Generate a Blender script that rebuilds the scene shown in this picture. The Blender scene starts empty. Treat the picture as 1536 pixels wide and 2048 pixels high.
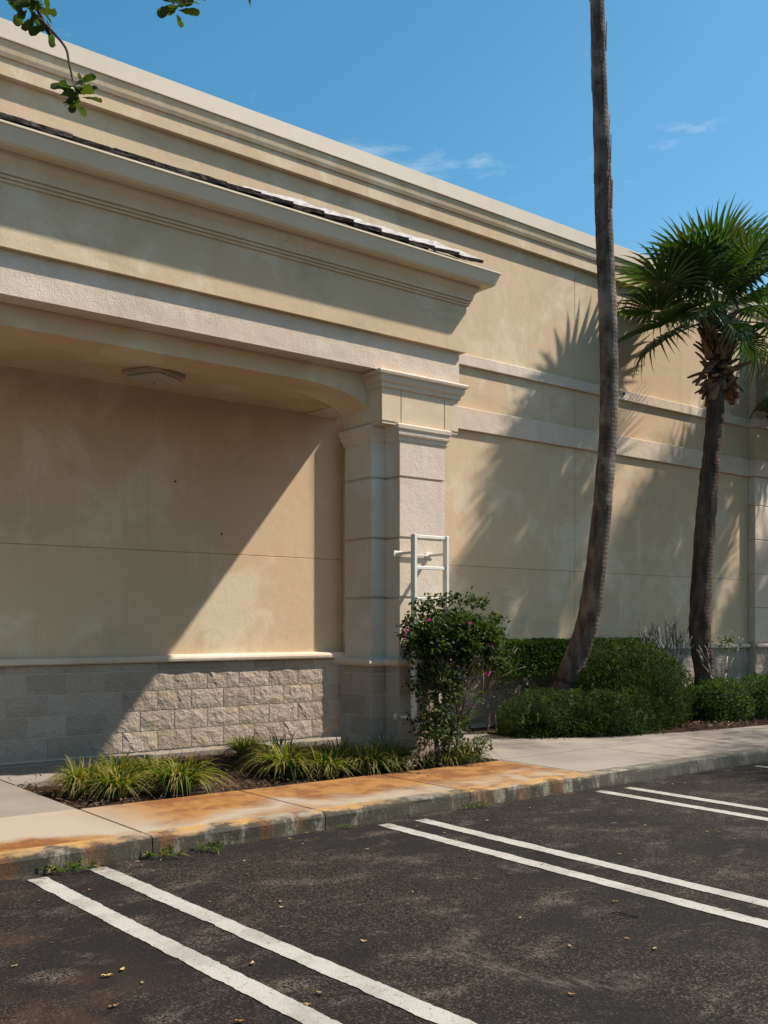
import bpy, bmesh, math, random
import numpy as np
from mathutils import Vector, Matrix, noise as mnoise

rnd = random.Random(11)
nrg = np.random.default_rng(11)
SC = bpy.context.scene
COL = SC.collection

# ------------------------------------------------------------------ camera
F_PX, U0, V0 = 2012.0, 768.0, 1250.0            # focal length and horizon of the photograph in pixels
AX = Vector((0.6225, 0.7826, 0.0)); RT = Vector((0.7826, -0.6225, 0.0))
CAMZ = 1.5
cam_d = bpy.data.cameras.new("camera"); cam = bpy.data.objects.new("camera", cam_d); COL.objects.link(cam)
cam.location = (0, 0, CAMZ)
cam.rotation_euler = AX.to_track_quat('-Z', 'Y').to_euler()
cam_d.sensor_width = 36.0; cam_d.lens = F_PX / 2048.0 * 36.0
cam_d.shift_y = (V0 - 1024.0) / 2048.0
cam_d.clip_start = 0.05; cam_d.clip_end = 3000
SC.camera = cam

# ------------------------------------------------------------------ light
SUN_TRAVEL = Vector((-0.40, 0.20, -0.51)).normalized()
TO_SUN = -SUN_TRAVEL
SUN_EL = math.asin(TO_SUN.z); SUN_AZ = math.atan2(TO_SUN.x, TO_SUN.y)
world = bpy.data.worlds.new("World"); SC.world = world; world.use_nodes = True
wn = world.node_tree; wn.nodes.clear()
def wnode(t, **k):
    n = wn.nodes.new(t)
    for a, b in k.items(): setattr(n, a, b)
    return n
wout = wnode('ShaderNodeOutputWorld'); wbg = wnode('ShaderNodeBackground')
sky = wnode('ShaderNodeTexSky', sky_type='NISHITA', sun_disc=False)
sky.sun_elevation = SUN_EL; sky.sun_rotation = SUN_AZ
sky.air_density = 1.0; sky.dust_density = 0.9; sky.ozone_density = 1.0
wbg.inputs['Strength'].default_value = 0.105
wtc = wnode('ShaderNodeTexCoord'); wmap = wnode('ShaderNodeMapping')
wmap.inputs['Scale'].default_value = (2.2, 2.2, 6.5); wmap.inputs['Location'].default_value = (4.2547, 6.4694, 7.9093)
wnz = wnode('ShaderNodeTexNoise'); wnz.inputs['Scale'].default_value = 2.1; wnz.inputs['Detail'].default_value = 9; wnz.inputs['Roughness'].default_value = 0.62
wnz.inputs['Distortion'].default_value = 0.5
wrp = wnode('ShaderNodeValToRGB'); wrp.color_ramp.elements[0].position = 0.60; wrp.color_ramp.elements[1].position = 0.92; wrp.color_ramp.elements[1].color = (0.45, 0.45, 0.45, 1)
wmx = wnode('ShaderNodeMix', data_type='RGBA'); wmx.inputs['B'].default_value = (10.5, 10.1, 9.6, 1)
wsat = wnode('ShaderNodeHueSaturation'); wsat.inputs['Saturation'].default_value = 1.36; wsat.inputs['Hue'].default_value = 0.480
L = wn.links.new
L(wtc.outputs['Generated'], wmap.inputs['Vector']); L(wmap.outputs['Vector'], wnz.inputs['Vector'])
L(wnz.outputs['Fac'], wrp.inputs['Fac']); L(wrp.outputs['Color'], wmx.inputs['Factor'])
L(sky.outputs['Color'], wsat.inputs['Color']); L(wsat.outputs['Color'], wmx.inputs['A']); L(wmx.outputs['Result'], wbg.inputs['Color']); L(wbg.outputs['Background'], wout.inputs['Surface'])
sun_d = bpy.data.lights.new("sun", 'SUN'); sun = bpy.data.objects.new("sun", sun_d); COL.objects.link(sun)
sun_d.energy = 5.0; sun_d.angle = math.radians(1.1); sun_d.color = (1.0, 0.93, 0.82)
sun.rotation_euler = SUN_TRAVEL.to_track_quat('-Z', 'Y').to_euler(); sun.location = (10, -10, 20)
SC.view_settings.view_transform = 'Standard'; SC.view_settings.look = 'None'
SC.view_settings.exposure = 0.58; SC.view_settings.gamma = 1.0; SC.view_settings.use_curve_mapping = False
SC.render.engine = 'CYCLES'
SC.cycles.use_denoising = True
SC.cycles.max_bounces = 8; SC.cycles.diffuse_bounces = 2

# ------------------------------------------------------------------ helpers
def at(u, v, Y):
    """world point on the plane y=Y seen at photograph pixel (u,v)"""
    xc = (u - U0) / F_PX; zc = (V0 - v) / F_PX
    d = AX + RT * xc
    s = Y / d.y
    return Vector((d.x * s, Y, CAMZ + zc * s))
def on_ground(u, v, z=0.0):
    xc = (u - U0) / F_PX; s = (CAMZ - z) * F_PX / (v - V0)
    d = AX + RT * xc
    return Vector((d.x * s, d.y * s, z))
def tag(o, label=None, cat=None, group=None, kind=None):
    if label: o['label'] = label
    if cat: o['category'] = cat
    if group: o['group'] = group
    if kind: o['kind'] = kind
    return o
def empty(name, loc=(0, 0, 0), parent=None):
    o = bpy.data.objects.new(name, None); COL.objects.link(o); o.location = loc; o.empty_display_size = 0.2
    if parent: o.parent = parent
    return o
def link(name, me, parent=None, loc=None, rot=None, scale=None):
    o = bpy.data.objects.new(name, me); COL.objects.link(o)
    if parent: o.parent = parent
    if loc is not None: o.location = loc
    if rot is not None: o.rotation_euler = rot
    if scale is not None: o.scale = scale if hasattr(scale, '__len__') else (scale,) * 3
    return o
def mesh(name, vs, fs, mats, smooth=False, idx=None):
    me = bpy.data.meshes.new(name)
    me.from_pydata([tuple(v) for v in vs], [], [tuple(f) for f in fs])
    for m in (mats if isinstance(mats, (list, tuple)) else [mats]): me.materials.append(m)
    if idx is not None: me.polygons.foreach_set('material_index', idx)
    if smooth: me.polygons.foreach_set('use_smooth', [True] * len(me.polygons))
    me.update()
    return me
def from_bm(name, bm, mats, smooth=False):
    bmesh.ops.recalc_face_normals(bm, faces=bm.faces)
    me = bpy.data.meshes.new(name); bm.to_mesh(me); bm.free()
    for m in (mats if isinstance(mats, (list, tuple)) else [mats]): me.materials.append(m)
    if smooth: me.polygons.foreach_set('use_smooth', [True] * len(me.polygons))
    return me
def bm_box(bm, x0, x1, y0, y1, z0, z1):
    r = bmesh.ops.create_cube(bm, size=1.0)
    bmesh.ops.transform(bm, verts=r['verts'], matrix=Matrix.Translation(((x0+x1)/2, (y0+y1)/2, (z0+z1)/2)) @ Matrix.Diagonal((x1-x0, y1-y0, z1-z0, 1)))
    return r['verts']
def box_mesh(name, x0, x1, y0, y1, z0, z1, mat, bev=0.0, seg=1):
    bm = bmesh.new(); bm_box(bm, x0, x1, y0, y1, z0, z1)
    if bev: bmesh.ops.bevel(bm, geom=bm.edges[:], offset=bev, segments=seg, affect='EDGES', profile=0.6)
    return from_bm(name, bm, mat)
def box(name, x0, x1, y0, y1, z0, z1, mat, parent=None, bev=0.0, seg=1):
    return link(name, box_mesh(name, x0, x1, y0, y1, z0, z1, mat, bev, seg), parent)
def prism(name, plan, z0, z1, mat, parent=None, bev=0.0):
    bm = bmesh.new()
    lo = [bm.verts.new((x, y, z0)) for x, y in plan]; hi = [bm.verts.new((x, y, z1)) for x, y in plan]
    n = len(plan)
    bm.faces.new(lo[::-1]); bm.faces.new(hi)
    for i in range(n): bm.faces.new((lo[i], lo[(i+1) % n], hi[(i+1) % n], hi[i]))
    if bev: bmesh.ops.bevel(bm, geom=bm.edges[:], offset=bev, segments=2, affect='EDGES')
    return link(name, from_bm(name, bm, mat), parent)
def extrude_x(name, prof, x0, x1, mat, parent=None, smooth=False):
    n = len(prof)
    vs = [(x0, y, z) for y, z in prof] + [(x1, y, z) for y, z in prof]
    fs = [(i, (i+1) % n, n + (i+1) % n, n + i) for i in range(n)] + [tuple(range(n))[::-1], tuple(range(n, 2*n))]
    bm = bmesh.new(); bv = [bm.verts.new(v) for v in vs]
    for f in fs: bm.faces.new([bv[i] for i in f])
    return link(name, from_bm(name, bm, mat, smooth), parent)
def sweep_plan(name, path, prof, mat, parent=None, closed=False):
    """closed profile [(outward offset, z)] swept along a plan polyline with mitred corners (outside = right of travel)"""
    P = [Vector((x, y)) for x, y in path]; n = len(P); m = len(prof)
    nr = []
    def nrm(a, b):
        d = (b - a).normalized(); return Vector((d.y, -d.x))
    for i in range(n):
        a = nrm(P[i-1], P[i]) if (closed or i > 0) else None
        b = nrm(P[i], P[(i+1) % n]) if (closed or i < n-1) else None
        if a is None: v = b
        elif b is None: v = a
        else: v = (a + b) / (1 + a.dot(b))
        nr.append(v)
    bm = bmesh.new(); rings = []
    for i in range(n): rings.append([bm.verts.new((P[i].x + nr[i].x*o, P[i].y + nr[i].y*o, z)) for o, z in prof])
    for i in range(n if closed else n-1):
        A, B = rings[i], rings[(i+1) % n]
        for j in range(m): bm.faces.new((A[j], B[j], B[(j+1) % m], A[(j+1) % m]))
    if not closed: bm.faces.new(rings[0]); bm.faces.new(rings[-1][::-1])
    return link(name, from_bm(name, bm, mat), parent)
def tube(pts, rads, seg=10, rough=0.0, rs=8.0, closed_end=True):
    """verts/faces of a tube along pts"""
    vs, fs = [], []
    n = len(pts); up = Vector((0.31, 0.2, 0.93))
    for i in range(n):
        p = Vector(pts[i]); t = (Vector(pts[min(i+1, n-1)]) - Vector(pts[max(i-1, 0)])).normalized()
        a = t.cross(up if abs(t.dot(up)) < 0.93 else Vector((1, 0, 0))).normalized(); b = t.cross(a)
        for k in range(seg):
            th = 2*math.pi*k/seg; d = a*math.cos(th) + b*math.sin(th)
            r = rads[i]
            if rough: r *= 1 + rough*mnoise.noise((p + d*r)*rs)
            vs.append(p + d*r)
    for i in range(n-1):
        for k in range(seg):
            fs.append((i*seg+k, i*seg+(k+1) % seg, (i+1)*seg+(k+1) % seg, (i+1)*seg+k))
    if closed_end: fs.append(tuple(range((n-1)*seg, n*seg))); fs.append(tuple(range(seg))[::-1])
    return vs, fs
def join(parts):
    V, Fs = [], []
    for vs, fs in parts:
        o = len(V); V += list(vs); Fs += [tuple(i+o for i in f) for f in fs]
    return V, Fs
def spline(pts, n):
    """Catmull-Rom through pts"""
    P = [Vector(p) for p in pts]; P = [P[0]*2-P[1]] + P + [P[-1]*2-P[-2]]
    out = []; m = len(P)-3
    for k in range(n):
        t = k/(n-1)*m; i = min(int(t), m-1); f = t-i
        a, b, c, d = P[i:i+4]
        out.append(0.5*((2*b)+(c-a)*f+(2*a-5*b+4*c-d)*f*f+(3*b-a-3*c+d)*f**3))
    return out

# ------------------------------------------------------------------ materials
class NT:
    def __init__(s, name, rough=0.85, spec=0.3):
        s.m = bpy.data.materials.new(name); s.m.use_nodes = True; s.nt = s.m.node_tree
        s.b = s.nt.nodes['Principled BSDF']; s.b.inputs['Roughness'].default_value = rough
        s.b.inputs['Specular IOR Level'].default_value = spec
        s.geo = s.n('ShaderNodeNewGeometry'); s.pos = s.geo.outputs['Position']
    def n(s, t, **k):
        q = s.nt.nodes.new(t)
        for a, b in k.items(): setattr(q, a, b)
        return q
    def l(s, a, b): s.nt.links.new(a, b)
    def put(s, sock, v):
        if hasattr(v, 'is_linked') or hasattr(v, 'links'): s.l(v, sock)
        else: sock.default_value = v
    def map(s, scale, loc=(0, 0, 0), vec=None):
        q = s.n('ShaderNodeMapping'); s.l(vec or s.pos, q.inputs['Vector']); q.inputs['Scale'].default_value = scale; q.inputs['Location'].default_value = loc
        return q.outputs['Vector']
    def noise(s, scale, detail=4, rough=0.55, vec=None, dist=0.0):
        q = s.n('ShaderNodeTexNoise'); s.l(vec or s.pos, q.inputs['Vector'])
        q.inputs['Scale'].default_value = scale; q.inputs['Detail'].default_value = detail; q.inputs['Roughness'].default_value = rough; q.inputs['Distortion'].default_value = dist
        return q.outputs['Fac']
    def voro(s, scale, vec=None, out='Distance', feature='F1'):
        q = s.n('ShaderNodeTexVoronoi', feature=feature); s.l(vec or s.pos, q.inputs['Vector']); q.inputs['Scale'].default_value = scale
        return q.outputs[out]
    def ramp(s, f, lo, hi, a=0.0, b=1.0):
        q = s.n('ShaderNodeMapRange', interpolation_type='SMOOTHSTEP'); s.put(q.inputs['Value'], f)
        q.inputs['From Min'].default_value = lo; q.inputs['From Max'].default_value = hi; q.inputs['To Min'].default_value = a; q.inputs['To Max'].default_value = b
        return q.outputs['Result']
    def math(s, op, a, b=0.0):
        q = s.n('ShaderNodeMath', operation=op); s.put(q.inputs[0], a); s.put(q.inputs[1], b); return q.outputs[0]
    def mix(s, f, a, b, mode='MIX'):
        q = s.n('ShaderNodeMix', data_type='RGBA', blend_type=mode); s.put(q.inputs['Factor'], f)
        for k, v in (('A', a), ('B', b)): s.put(q.inputs[k], (*v, 1) if isinstance(v, tuple) and len(v) == 3 else v)
        return q.outputs['Result']
    def xyz(s):
        q = s.n('ShaderNodeSeparateXYZ'); s.l(s.pos, q.inputs[0]); return q.outputs
    def color(s, c): s.put(s.b.inputs['Base Color'], (*c, 1) if isinstance(c, tuple) else c)
    def bump(s, h, strength=0.3, dist=0.02, prev=None):
        q = s.n('ShaderNodeBump'); s.put(q.inputs['Height'], h); q.inputs['Strength'].default_value = strength; q.inputs['Distance'].default_value = dist
        if prev: s.l(prev, q.inputs['Normal'])
        return q.outputs['Normal']
    def normal(s, nn): s.l(nn, s.b.inputs['Normal'])

def stucco(name, base, warm, pale, streak=0.25, grain=0.35):
    t = NT(name, 0.9, 0.2)
    c = t.mix(t.ramp(t.noise(0.8, 6, 0.65), 0.40, 0.62), base, warm)
    c = t.mix(t.math('MULTIPLY', t.ramp(t.noise(1.1, 7, 0.65, t.map((1, 1, 0.8), (7, 3, 1)), 0.5), 0.49, 0.62), 1.0), c, pale)
    c = t.mix(t.math('MULTIPLY', t.ramp(t.noise(0.7, 7, 0.7, t.map((1, 1, 1.5), (2, 13, 5)), 0.8), 0.53, 0.68), 0.7), c, tuple(x*0.82 for x in base))
    st = t.ramp(t.noise(1.0, 5, 0.65, t.map((3.0, 3.0, 0.20))), 0.52, 0.76)
    c = t.mix(t.math('MULTIPLY', st, streak), c, tuple(x*0.72 for x in base))
    c = t.mix(t.math('MULTIPLY', t.ramp(t.noise(38, 3), 0.35, 0.7), 0.16), c, tuple(x*0.78 for x in base))
    t.color(c)
    n1 = t.bump(t.noise(7, 4), grain*0.5, 0.02)
    t.normal(t.bump(t.noise(75, 4, 0.7), grain, 0.008, n1))
    return t.m
M = {}
M['tan'] = stucco('tan_stucco', (0.60, 0.455, 0.29), (0.615, 0.44, 0.28), (0.68, 0.55, 0.385), 0.42)
M['cream'] = stucco('cream_stucco', (0.64, 0.50, 0.345), (0.64, 0.48, 0.325), (0.70, 0.57, 0.42), 0.3)
M['stone'] = stucco('pale_trim_stucco', (0.67, 0.54, 0.42), (0.64, 0.505, 0.385), (0.73, 0.61, 0.50), 0.35, 0.7)
M['trim'] = stucco('cream_trim', (0.65, 0.52, 0.36), (0.63, 0.50, 0.335), (0.69, 0.57, 0.42), 0.2, 0.2)
t = NT('coping_metal', 0.55, 0.4)
t.color(t.mix(t.math('MULTIPLY', t.ramp(t.noise(1, 5, 0.6, t.map((3.0, 1, 0.6))), 0.5, 0.72), 0.5), (0.50, 0.42, 0.33), (0.43, 0.355, 0.28))); M['coping'] = t.m
t = NT('gutter_paint', 0.5, 0.4)
t.color(t.mix(t.ramp(t.noise(0.8, 4), 0.4, 0.7), (0.67, 0.565, 0.41), (0.63, 0.52, 0.37))); M['gutter'] = t.m
t = NT('dark_gap', 0.95, 0.1); t.color((0.10, 0.08, 0.06)); M['gap'] = t.m
t = NT('mortar', 0.95, 0.1); t.color(t.mix(t.noise(9, 4), (0.60, 0.50, 0.405), (0.50, 0.41, 0.325))); M['mortar'] = t.m
t = NT('split_face_block', 0.95, 0.15)
inf = t.n('ShaderNodeObjectInfo')
c = t.mix(inf.outputs['Random'], (0.375, 0.29, 0.22), (0.48, 0.38, 0.295))
c = t.mix(t.math('MULTIPLY', t.ramp(t.noise(60, 3, 0.7), 0.45, 0.75), 0.5), c, (0.27, 0.22, 0.18))
c = t.mix(t.math('MULTIPLY', t.ramp(t.noise(2.2, 4), 0.5, 0.75), 0.35), c, (0.52, 0.46, 0.40))
xx = t.xyz()
rust = t.math('MULTIPLY', t.ramp(t.noise(5, 4), 0.42, 0.62), t.math('MULTIPLY', t.ramp(xx['X'], 6.45, 6.75), t.math('MULTIPLY', t.ramp(xx['Y'], 8.5, 8.2), t.ramp(xx['Z'], 0.95, 0.35))))
c = t.mix(rust, c, (0.30, 0.13, 0.05))
t.color(c)
t.normal(t.bump(t.noise(110, 3, 0.7), 0.6, 0.008, t.bump(t.noise(26, 5, 0.62), 0.8, 0.03))); M['block'] = t.m
t = NT('tile_top', 0.9, 0.2)
t.color(t.mix(t.ramp(t.noise(14, 5), 0.42, 0.66), (0.46, 0.42, 0.39), (0.22, 0.195, 0.18))); t.normal(t.bump(t.noise(40, 4), 0.5, 0.01)); M['tile_top'] = t.m
t = NT('tile_edge', 0.95, 0.15)
t.color(t.mix(t.ramp(t.noise(1, 6, 0.75, t.map((7, 12, 60))), 0.45, 0.68), (0.035, 0.028, 0.026), (0.24, 0.20, 0.185))); t.normal(t.bump(t.noise(30, 4), 0.8, 0.01)); M['tile_edge'] = t.m
# concrete with rust-water stains of their own shapes
def concrete(name, stained):
    t = NT(name, 0.85, 0.3); p = t.xyz()
    c = t.mix(t.ramp(t.noise(0.9, 6, 0.6), 0.38, 0.68), (0.27, 0.228, 0.185), (0.205, 0.17, 0.138))
    c = t.mix(t.math('MULTIPLY', t.ramp(t.noise(160, 2, 0.7), 0.5, 0.75), 0.35), c, (0.22, 0.20, 0.17))
    if stained:
        wob = t.math('MULTIPLY', t.math('SUBTRACT', t.noise(1.15, 6, 0.6, t.map((1, 1, 1), (3.1, 8, 0)), 0.4), 0.5), 1.5)
        yb = t.math('ADD', p['Y'], wob)
        nearbed = t.math('MULTIPLY', t.ramp(yb, 6.28, 6.72), t.ramp(p['X'], 2.6, 3.5))
        nearkerb = t.math('MULTIPLY', t.ramp(yb, 6.42, 6.12), t.ramp(p['X'], 6.0, 2.2, 0.25, 1.0))
        rustm = t.math('MAXIMUM', nearbed, nearkerb)
        allr = t.math('MULTIPLY', t.ramp(p['X'], 4.4, 6.4), t.ramp(t.noise(2.4, 7, 0.68, t.map((1, 1, 1), (1, 5, 2))), 0.42, 0.58, 0.25, 0.95))
        rustm = t.math('MAXIMUM', rustm, allr)
        rustm = t.math('MULTIPLY', rustm, t.ramp(p['X'], 7.4, 7.15))
        rc = t.mix(t.ramp(t.noise(3.4, 8, 0.72), 0.42, 0.58), (0.30, 0.138, 0.033), (0.175, 0.062, 0.013))
        c = t.mix(0.7, c, (0.39, 0.32, 0.235))
        c = t.mix(t.math('MULTIPLY', rustm, 0.97), c, rc)
        dk = t.math('MULTIPLY', t.ramp(t.noise(2.1, 5, 0.6, t.map((1, 1.6, 1), (11, 4, 0))), 0.6, 0.74), t.ramp(p['X'], 4.0, 6.2, 0.3, 0.85))
        c = t.mix(dk, c, (0.13, 0.085, 0.04))
    else:
        c = t.mix(t.math('MULTIPLY', t.ramp(t.noise(2.2, 5, 0.6), 0.52, 0.72), 0.5), c, (0.20, 0.17, 0.14))
    t.color(c); t.normal(t.bump(t.noise(120, 3, 0.7), 0.3, 0.004)); return t.m
M['walk_rust'] = concrete('stained_concrete', True); M['walk'] = concrete('grey_concrete', False)
t = NT('kerb_concrete', 0.9, 0.25); p = t.xyz()
wobz = t.math('ADD', p['Z'], t.math('MULTIPLY', t.math('SUBTRACT', t.noise(6, 5), 0.5), 0.10))
face = t.ramp(wobz, 0.140, 0.112)
c = t.mix(t.ramp(t.noise(3, 5), 0.4, 0.65), (0.30, 0.255, 0.195), (0.19, 0.16, 0.12))
mil = t.math('MULTIPLY', face, t.ramp(t.noise(1, 6, 0.7, t.map((7, 7, 3.0))), 0.34, 0.52))
c = t.mix(t.math('MULTIPLY', mil, 0.95), c, (0.045, 0.039, 0.028))
c = t.mix(t.math('MULTIPLY', t.math('MULTIPLY', face, t.ramp(t.noise(1, 6, 0.75, t.map((22, 22, 2.5))), 0.45, 0.6)), 0.6), c, (0.07, 0.06, 0.042))
def bumpx(x0, w):
    a = t.math('ABSOLUTE', t.math('SUBTRACT', t.math('ADD', p['X'], t.math('MULTIPLY', t.math('SUBTRACT', t.noise(5, 6, 0.7), 0.5), 0.34)), x0)); return t.ramp(a, w*1.2, w*0.3, 0, 0.8)
rm = None
for x0, w in ((1.92, .09), (2.47, .10), (2.98, .06), (3.72, .07), (4.05, .04), (5.85, .14), (6.35, .07), (6.78, .12)):
    q = bumpx(x0, w); rm = q if rm is None else t.math('MAXIMUM', rm, q)
rm = t.math('MULTIPLY', rm, t.ramp(t.noise(1, 5, 0.7, t.map((30, 30, 5))), 0.36, 0.56))
c = t.mix(t.math('MULTIPLY', rm, 0.9), c, t.mix(t.noise(9, 4), (0.22, 0.085, 0.022), (0.085, 0.038, 0.015)))
topr = t.math('MULTIPLY', t.ramp(wobz, 0.112, 0.13), t.math('MULTIPLY', t.ramp(t.noise(1.7, 5), 0.38, 0.6), t.ramp(p['X'], 7.6, 6.9)))
c = t.mix(t.math('MULTIPLY', topr, 0.75), c, (0.45, 0.24, 0.065))
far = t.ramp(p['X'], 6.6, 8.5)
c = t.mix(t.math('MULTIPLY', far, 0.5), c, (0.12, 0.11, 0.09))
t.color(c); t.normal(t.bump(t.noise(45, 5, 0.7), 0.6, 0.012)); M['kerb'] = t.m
# asphalt
t = NT('asphalt', 0.92, 0.15); p = t.xyz()
g1 = t.voro(70); g2 = t.voro(120, t.map((1, 1, 1), (3, 1, 0)), 'Color')
gs = t.n('ShaderNodeSeparateColor'); t.l(g2, gs.inputs[0])
c = t.mix(t.ramp(g1, 0.15, 0.6), (0.038, 0.0285, 0.0215), (0.0105, 0.0078, 0.006))
c = t.mix(t.math('MULTIPLY', t.ramp(gs.outputs[0], 0.72, 0.95), 0.5), c, (0.13, 0.105, 0.082))
c = t.mix(t.math('MULTIPLY', t.ramp(gs.outputs[1], 0.7, 0.95), 0.45), c, (0.005, 0.004, 0.0035))
c = t.mix(t.math('MULTIPLY', t.ramp(t.noise(0.75, 7, 0.65), 0.42, 0.60), 0.85), c, (0.0125, 0.0102, 0.0098))
dust = t.math('MULTIPLY', t.ramp(t.noise(2.3, 8, 0.72, t.map((1.0, 1.5, 1), (4, 2, 0)), 0.3), 0.50, 0.70), t.ramp(gs.outputs[2], 0.35, 0.9))
c = t.mix(t.math('MULTIPLY', dust, 0.8), c, (0.16, 0.126, 0.098))
wt = t.math('MULTIPLY', t.ramp(t.noise(6, 6, 0.75, t.map((1.0, 2.0, 1), (9, 1, 0))), 0.62, 0.70), t.ramp(t.noise(0.9, 3, 0.5, t.map((1, 1, 1), (0, 7, 0))), 0.52, 0.62))
c = t.mix(t.math('MULTIPLY', wt, 0.6), c, (0.22, 0.19, 0.16))
oil = t.ramp(t.noise(1.4, 3, 0.5, t.map((1, 1, 1), (21, 9, 0))), 0.66, 0.72)
c = t.mix(t.math('MULTIPLY', oil, 0.7), c, (0.006, 0.005, 0.005))
d2 = t.n('ShaderNodeVectorMath', operation='DISTANCE'); t.l(t.pos, d2.inputs[0]); d2.inputs[1].default_value = (3.62, 3.15, 0)
ang = t.math('ADD', d2.outputs['Value'], t.math('MULTIPLY', t.math('SUBTRACT', t.noise(2.5, 3), 0.5), 0.16))
ring = t.math('MULTIPLY', t.ramp(ang, 0.40, 0.47), t.ramp(ang, 0.62, 0.52))
ring = t.math('MULTIPLY', t.math('MULTIPLY', ring, t.ramp(p['X'], 3.62, 3.35)), t.ramp(t.noise(1, 4, 0.7, t.map((26, 9, 1))), 0.42, 0.62))
c = t.mix(t.math('MULTIPLY', ring, 0.4), c, (0.14, 0.115, 0.09))
brn = t.math('MULTIPLY', t.ramp(t.noise(1.9, 5, 0.6), 0.45, 0.65), t.ramp(p['X'], 2.1, 1.6))
c = t.mix(t.math('MULTIPLY', brn, 0.35), c, (0.07, 0.040, 0.022))
t.color(c); t.normal(t.bump(g1, 0.5, 0.006, t.bump(t.noise(24, 4), 0.25, 0.01))); M['asphalt'] = t.m
t = NT('line_paint', 0.7, 0.3)
c = t.mix(t.ramp(t.noise(3, 6, 0.65), 0.42, 0.68), (0.385, 0.36, 0.32), (0.285, 0.262, 0.228))
c = t.mix(t.math('MULTIPLY', t.ramp(t.noise(34, 6, 0.8), 0.56, 0.65), 0.85), c, (0.10, 0.088, 0.075))
c = t.mix(t.math('MULTIPLY', t.ramp(t.xyz()['Y'], 5.74, 5.86), t.ramp(t.noise(11, 5), 0.40, 0.6)), c, (0.15, 0.12, 0.09))
t.color(c); t.normal(t.bump(t.voro(95), 0.35, 0.004)); M['paint'] = t.m
t = NT('mulch_soil', 0.95, 0.1)
t.color(t.mix(t.ramp(t.noise(35, 5, 0.7), 0.38, 0.65), (0.026, 0.014, 0.009), (0.085, 0.048, 0.030))); t.normal(t.bump(t.noise(45, 5, 0.7), 1.0, 0.03)); M['soil'] = t.m
t = NT('mulch_chip', 0.9, 0.2); at_ = t.n('ShaderNodeAttribute', attribute_name='tint'); t.color(at_.outputs['Color']); M['chip'] = t.m
def leafmat(name, rough=0.6, spec=0.18, trans=0.35, gain=(1.5, 1.6, 0.6)):
    t = NT(name, rough, spec)
    a = t.n('ShaderNodeAttribute', attribute_name='tint'); t.color(a.outputs['Color'])
    tr = t.n('ShaderNodeBsdfTranslucent'); mc = t.mix(1.0, a.outputs['Color'], gain, 'MULTIPLY'); t.l(mc, tr.inputs['Color'])
    ms = t.n('ShaderNodeMixShader'); ms.inputs[0].default_value = trans
    out = t.nt.nodes['Material Output']; t.l(t.b.outputs[0], ms.inputs[1]); t.l(tr.outputs[0], ms.inputs[2]); t.l(ms.outputs[0], out.inputs['Surface'])
    return t.m
M['leaf'] = leafmat('shrub_leaf'); M['frond'] = leafmat('palm_frond', 0.38, 0.5, 0.28); M['petal'] = leafmat('magenta_bract', 0.6, 0.2, 0.4, (1.3, 1, 1.3))
def bark(name, a, b, c3, vs=(9, 9, 2.2), bs=0.9):
    t = NT(name, 0.95, 0.15)
    c = t.mix(t.ramp(t.noise(1, 6, 0.65, t.map(vs)), 0.36, 0.64), a, b)
    c = t.mix(t.math('MULTIPLY', t.ramp(t.noise(2.1, 5, 0.6), 0.5, 0.68), 0.7), c, c3)
    t.color(c)
    w = t.n('ShaderNodeTexWave', wave_type='BANDS', bands_direction='Z'); t.l(t.pos, w.inputs['Vector']); w.inputs['Scale'].default_value = 5.5; w.inputs['Distortion'].default_value = 5; w.inputs['Detail'].default_value = 3
    t.normal(t.bump(w.outputs['Fac'], 0.25, 0.015, t.bump(t.noise(1, 6, 0.7, t.map((30, 30, 6))), bs, 0.03))); return t.m
M['bark_pale'] = bark('palm_bark_grey', (0.055, 0.042, 0.034), (0.145, 0.112, 0.092), (0.25, 0.205, 0.175))
M['bark_dark'] = bark('palm_bark_brown', (0.05, 0.032, 0.024), (0.12, 0.08, 0.06), (0.15, 0.11, 0.085))
M['boot'] = bark('leaf_base_bark', (0.10, 0.058, 0.034), (0.30, 0.19, 0.115), (0.19, 0.12, 0.075), (14, 14, 5))
M['stem'] = bark('shrub_stem_bark', (0.12, 0.09, 0.065), (0.24, 0.19, 0.145), (0.16, 0.12, 0.09), (20, 20, 6), 0.4)
M['twig_pale'] = bark('bare_twig_bark', (0.30, 0.25, 0.20), (0.44, 0.38, 0.31), (0.36, 0.30, 0.25), (20, 20, 6), 0.3)
M['oak'] = bark('oak_bark', (0.05, 0.04, 0.032), (0.14, 0.115, 0.095), (0.10, 0.08, 0.065))
t = NT('ladder_paint', 0.45, 0.45); t.color(t.mix(t.ramp(t.noise(9, 5), 0.5, 0.72), (0.72, 0.665, 0.58), (0.62, 0.56, 0.47))); M['ladder'] = t.m
t = NT('frosted_lens', 0.35, 0.5); t.color((0.42, 0.38, 0.33)); t.b.inputs['Transmission Weight'].default_value = 0.25; M['lens'] = t.m
t = NT('fixture_frame', 0.5, 0.4); t.color((0.42, 0.36, 0.28)); M['fix'] = t.m
t = NT('dry_leaf', 0.8, 0.2); inf = t.n('ShaderNodeObjectInfo')
t.color(t.mix(inf.outputs['Random'], (0.52, 0.37, 0.16), (0.36, 0.17, 0.06))); M['dry'] = t.m
t = NT('shrub_core', 1.0, 0.0); t.color((0.012, 0.016, 0.007)); M['core'] = t.m

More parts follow.
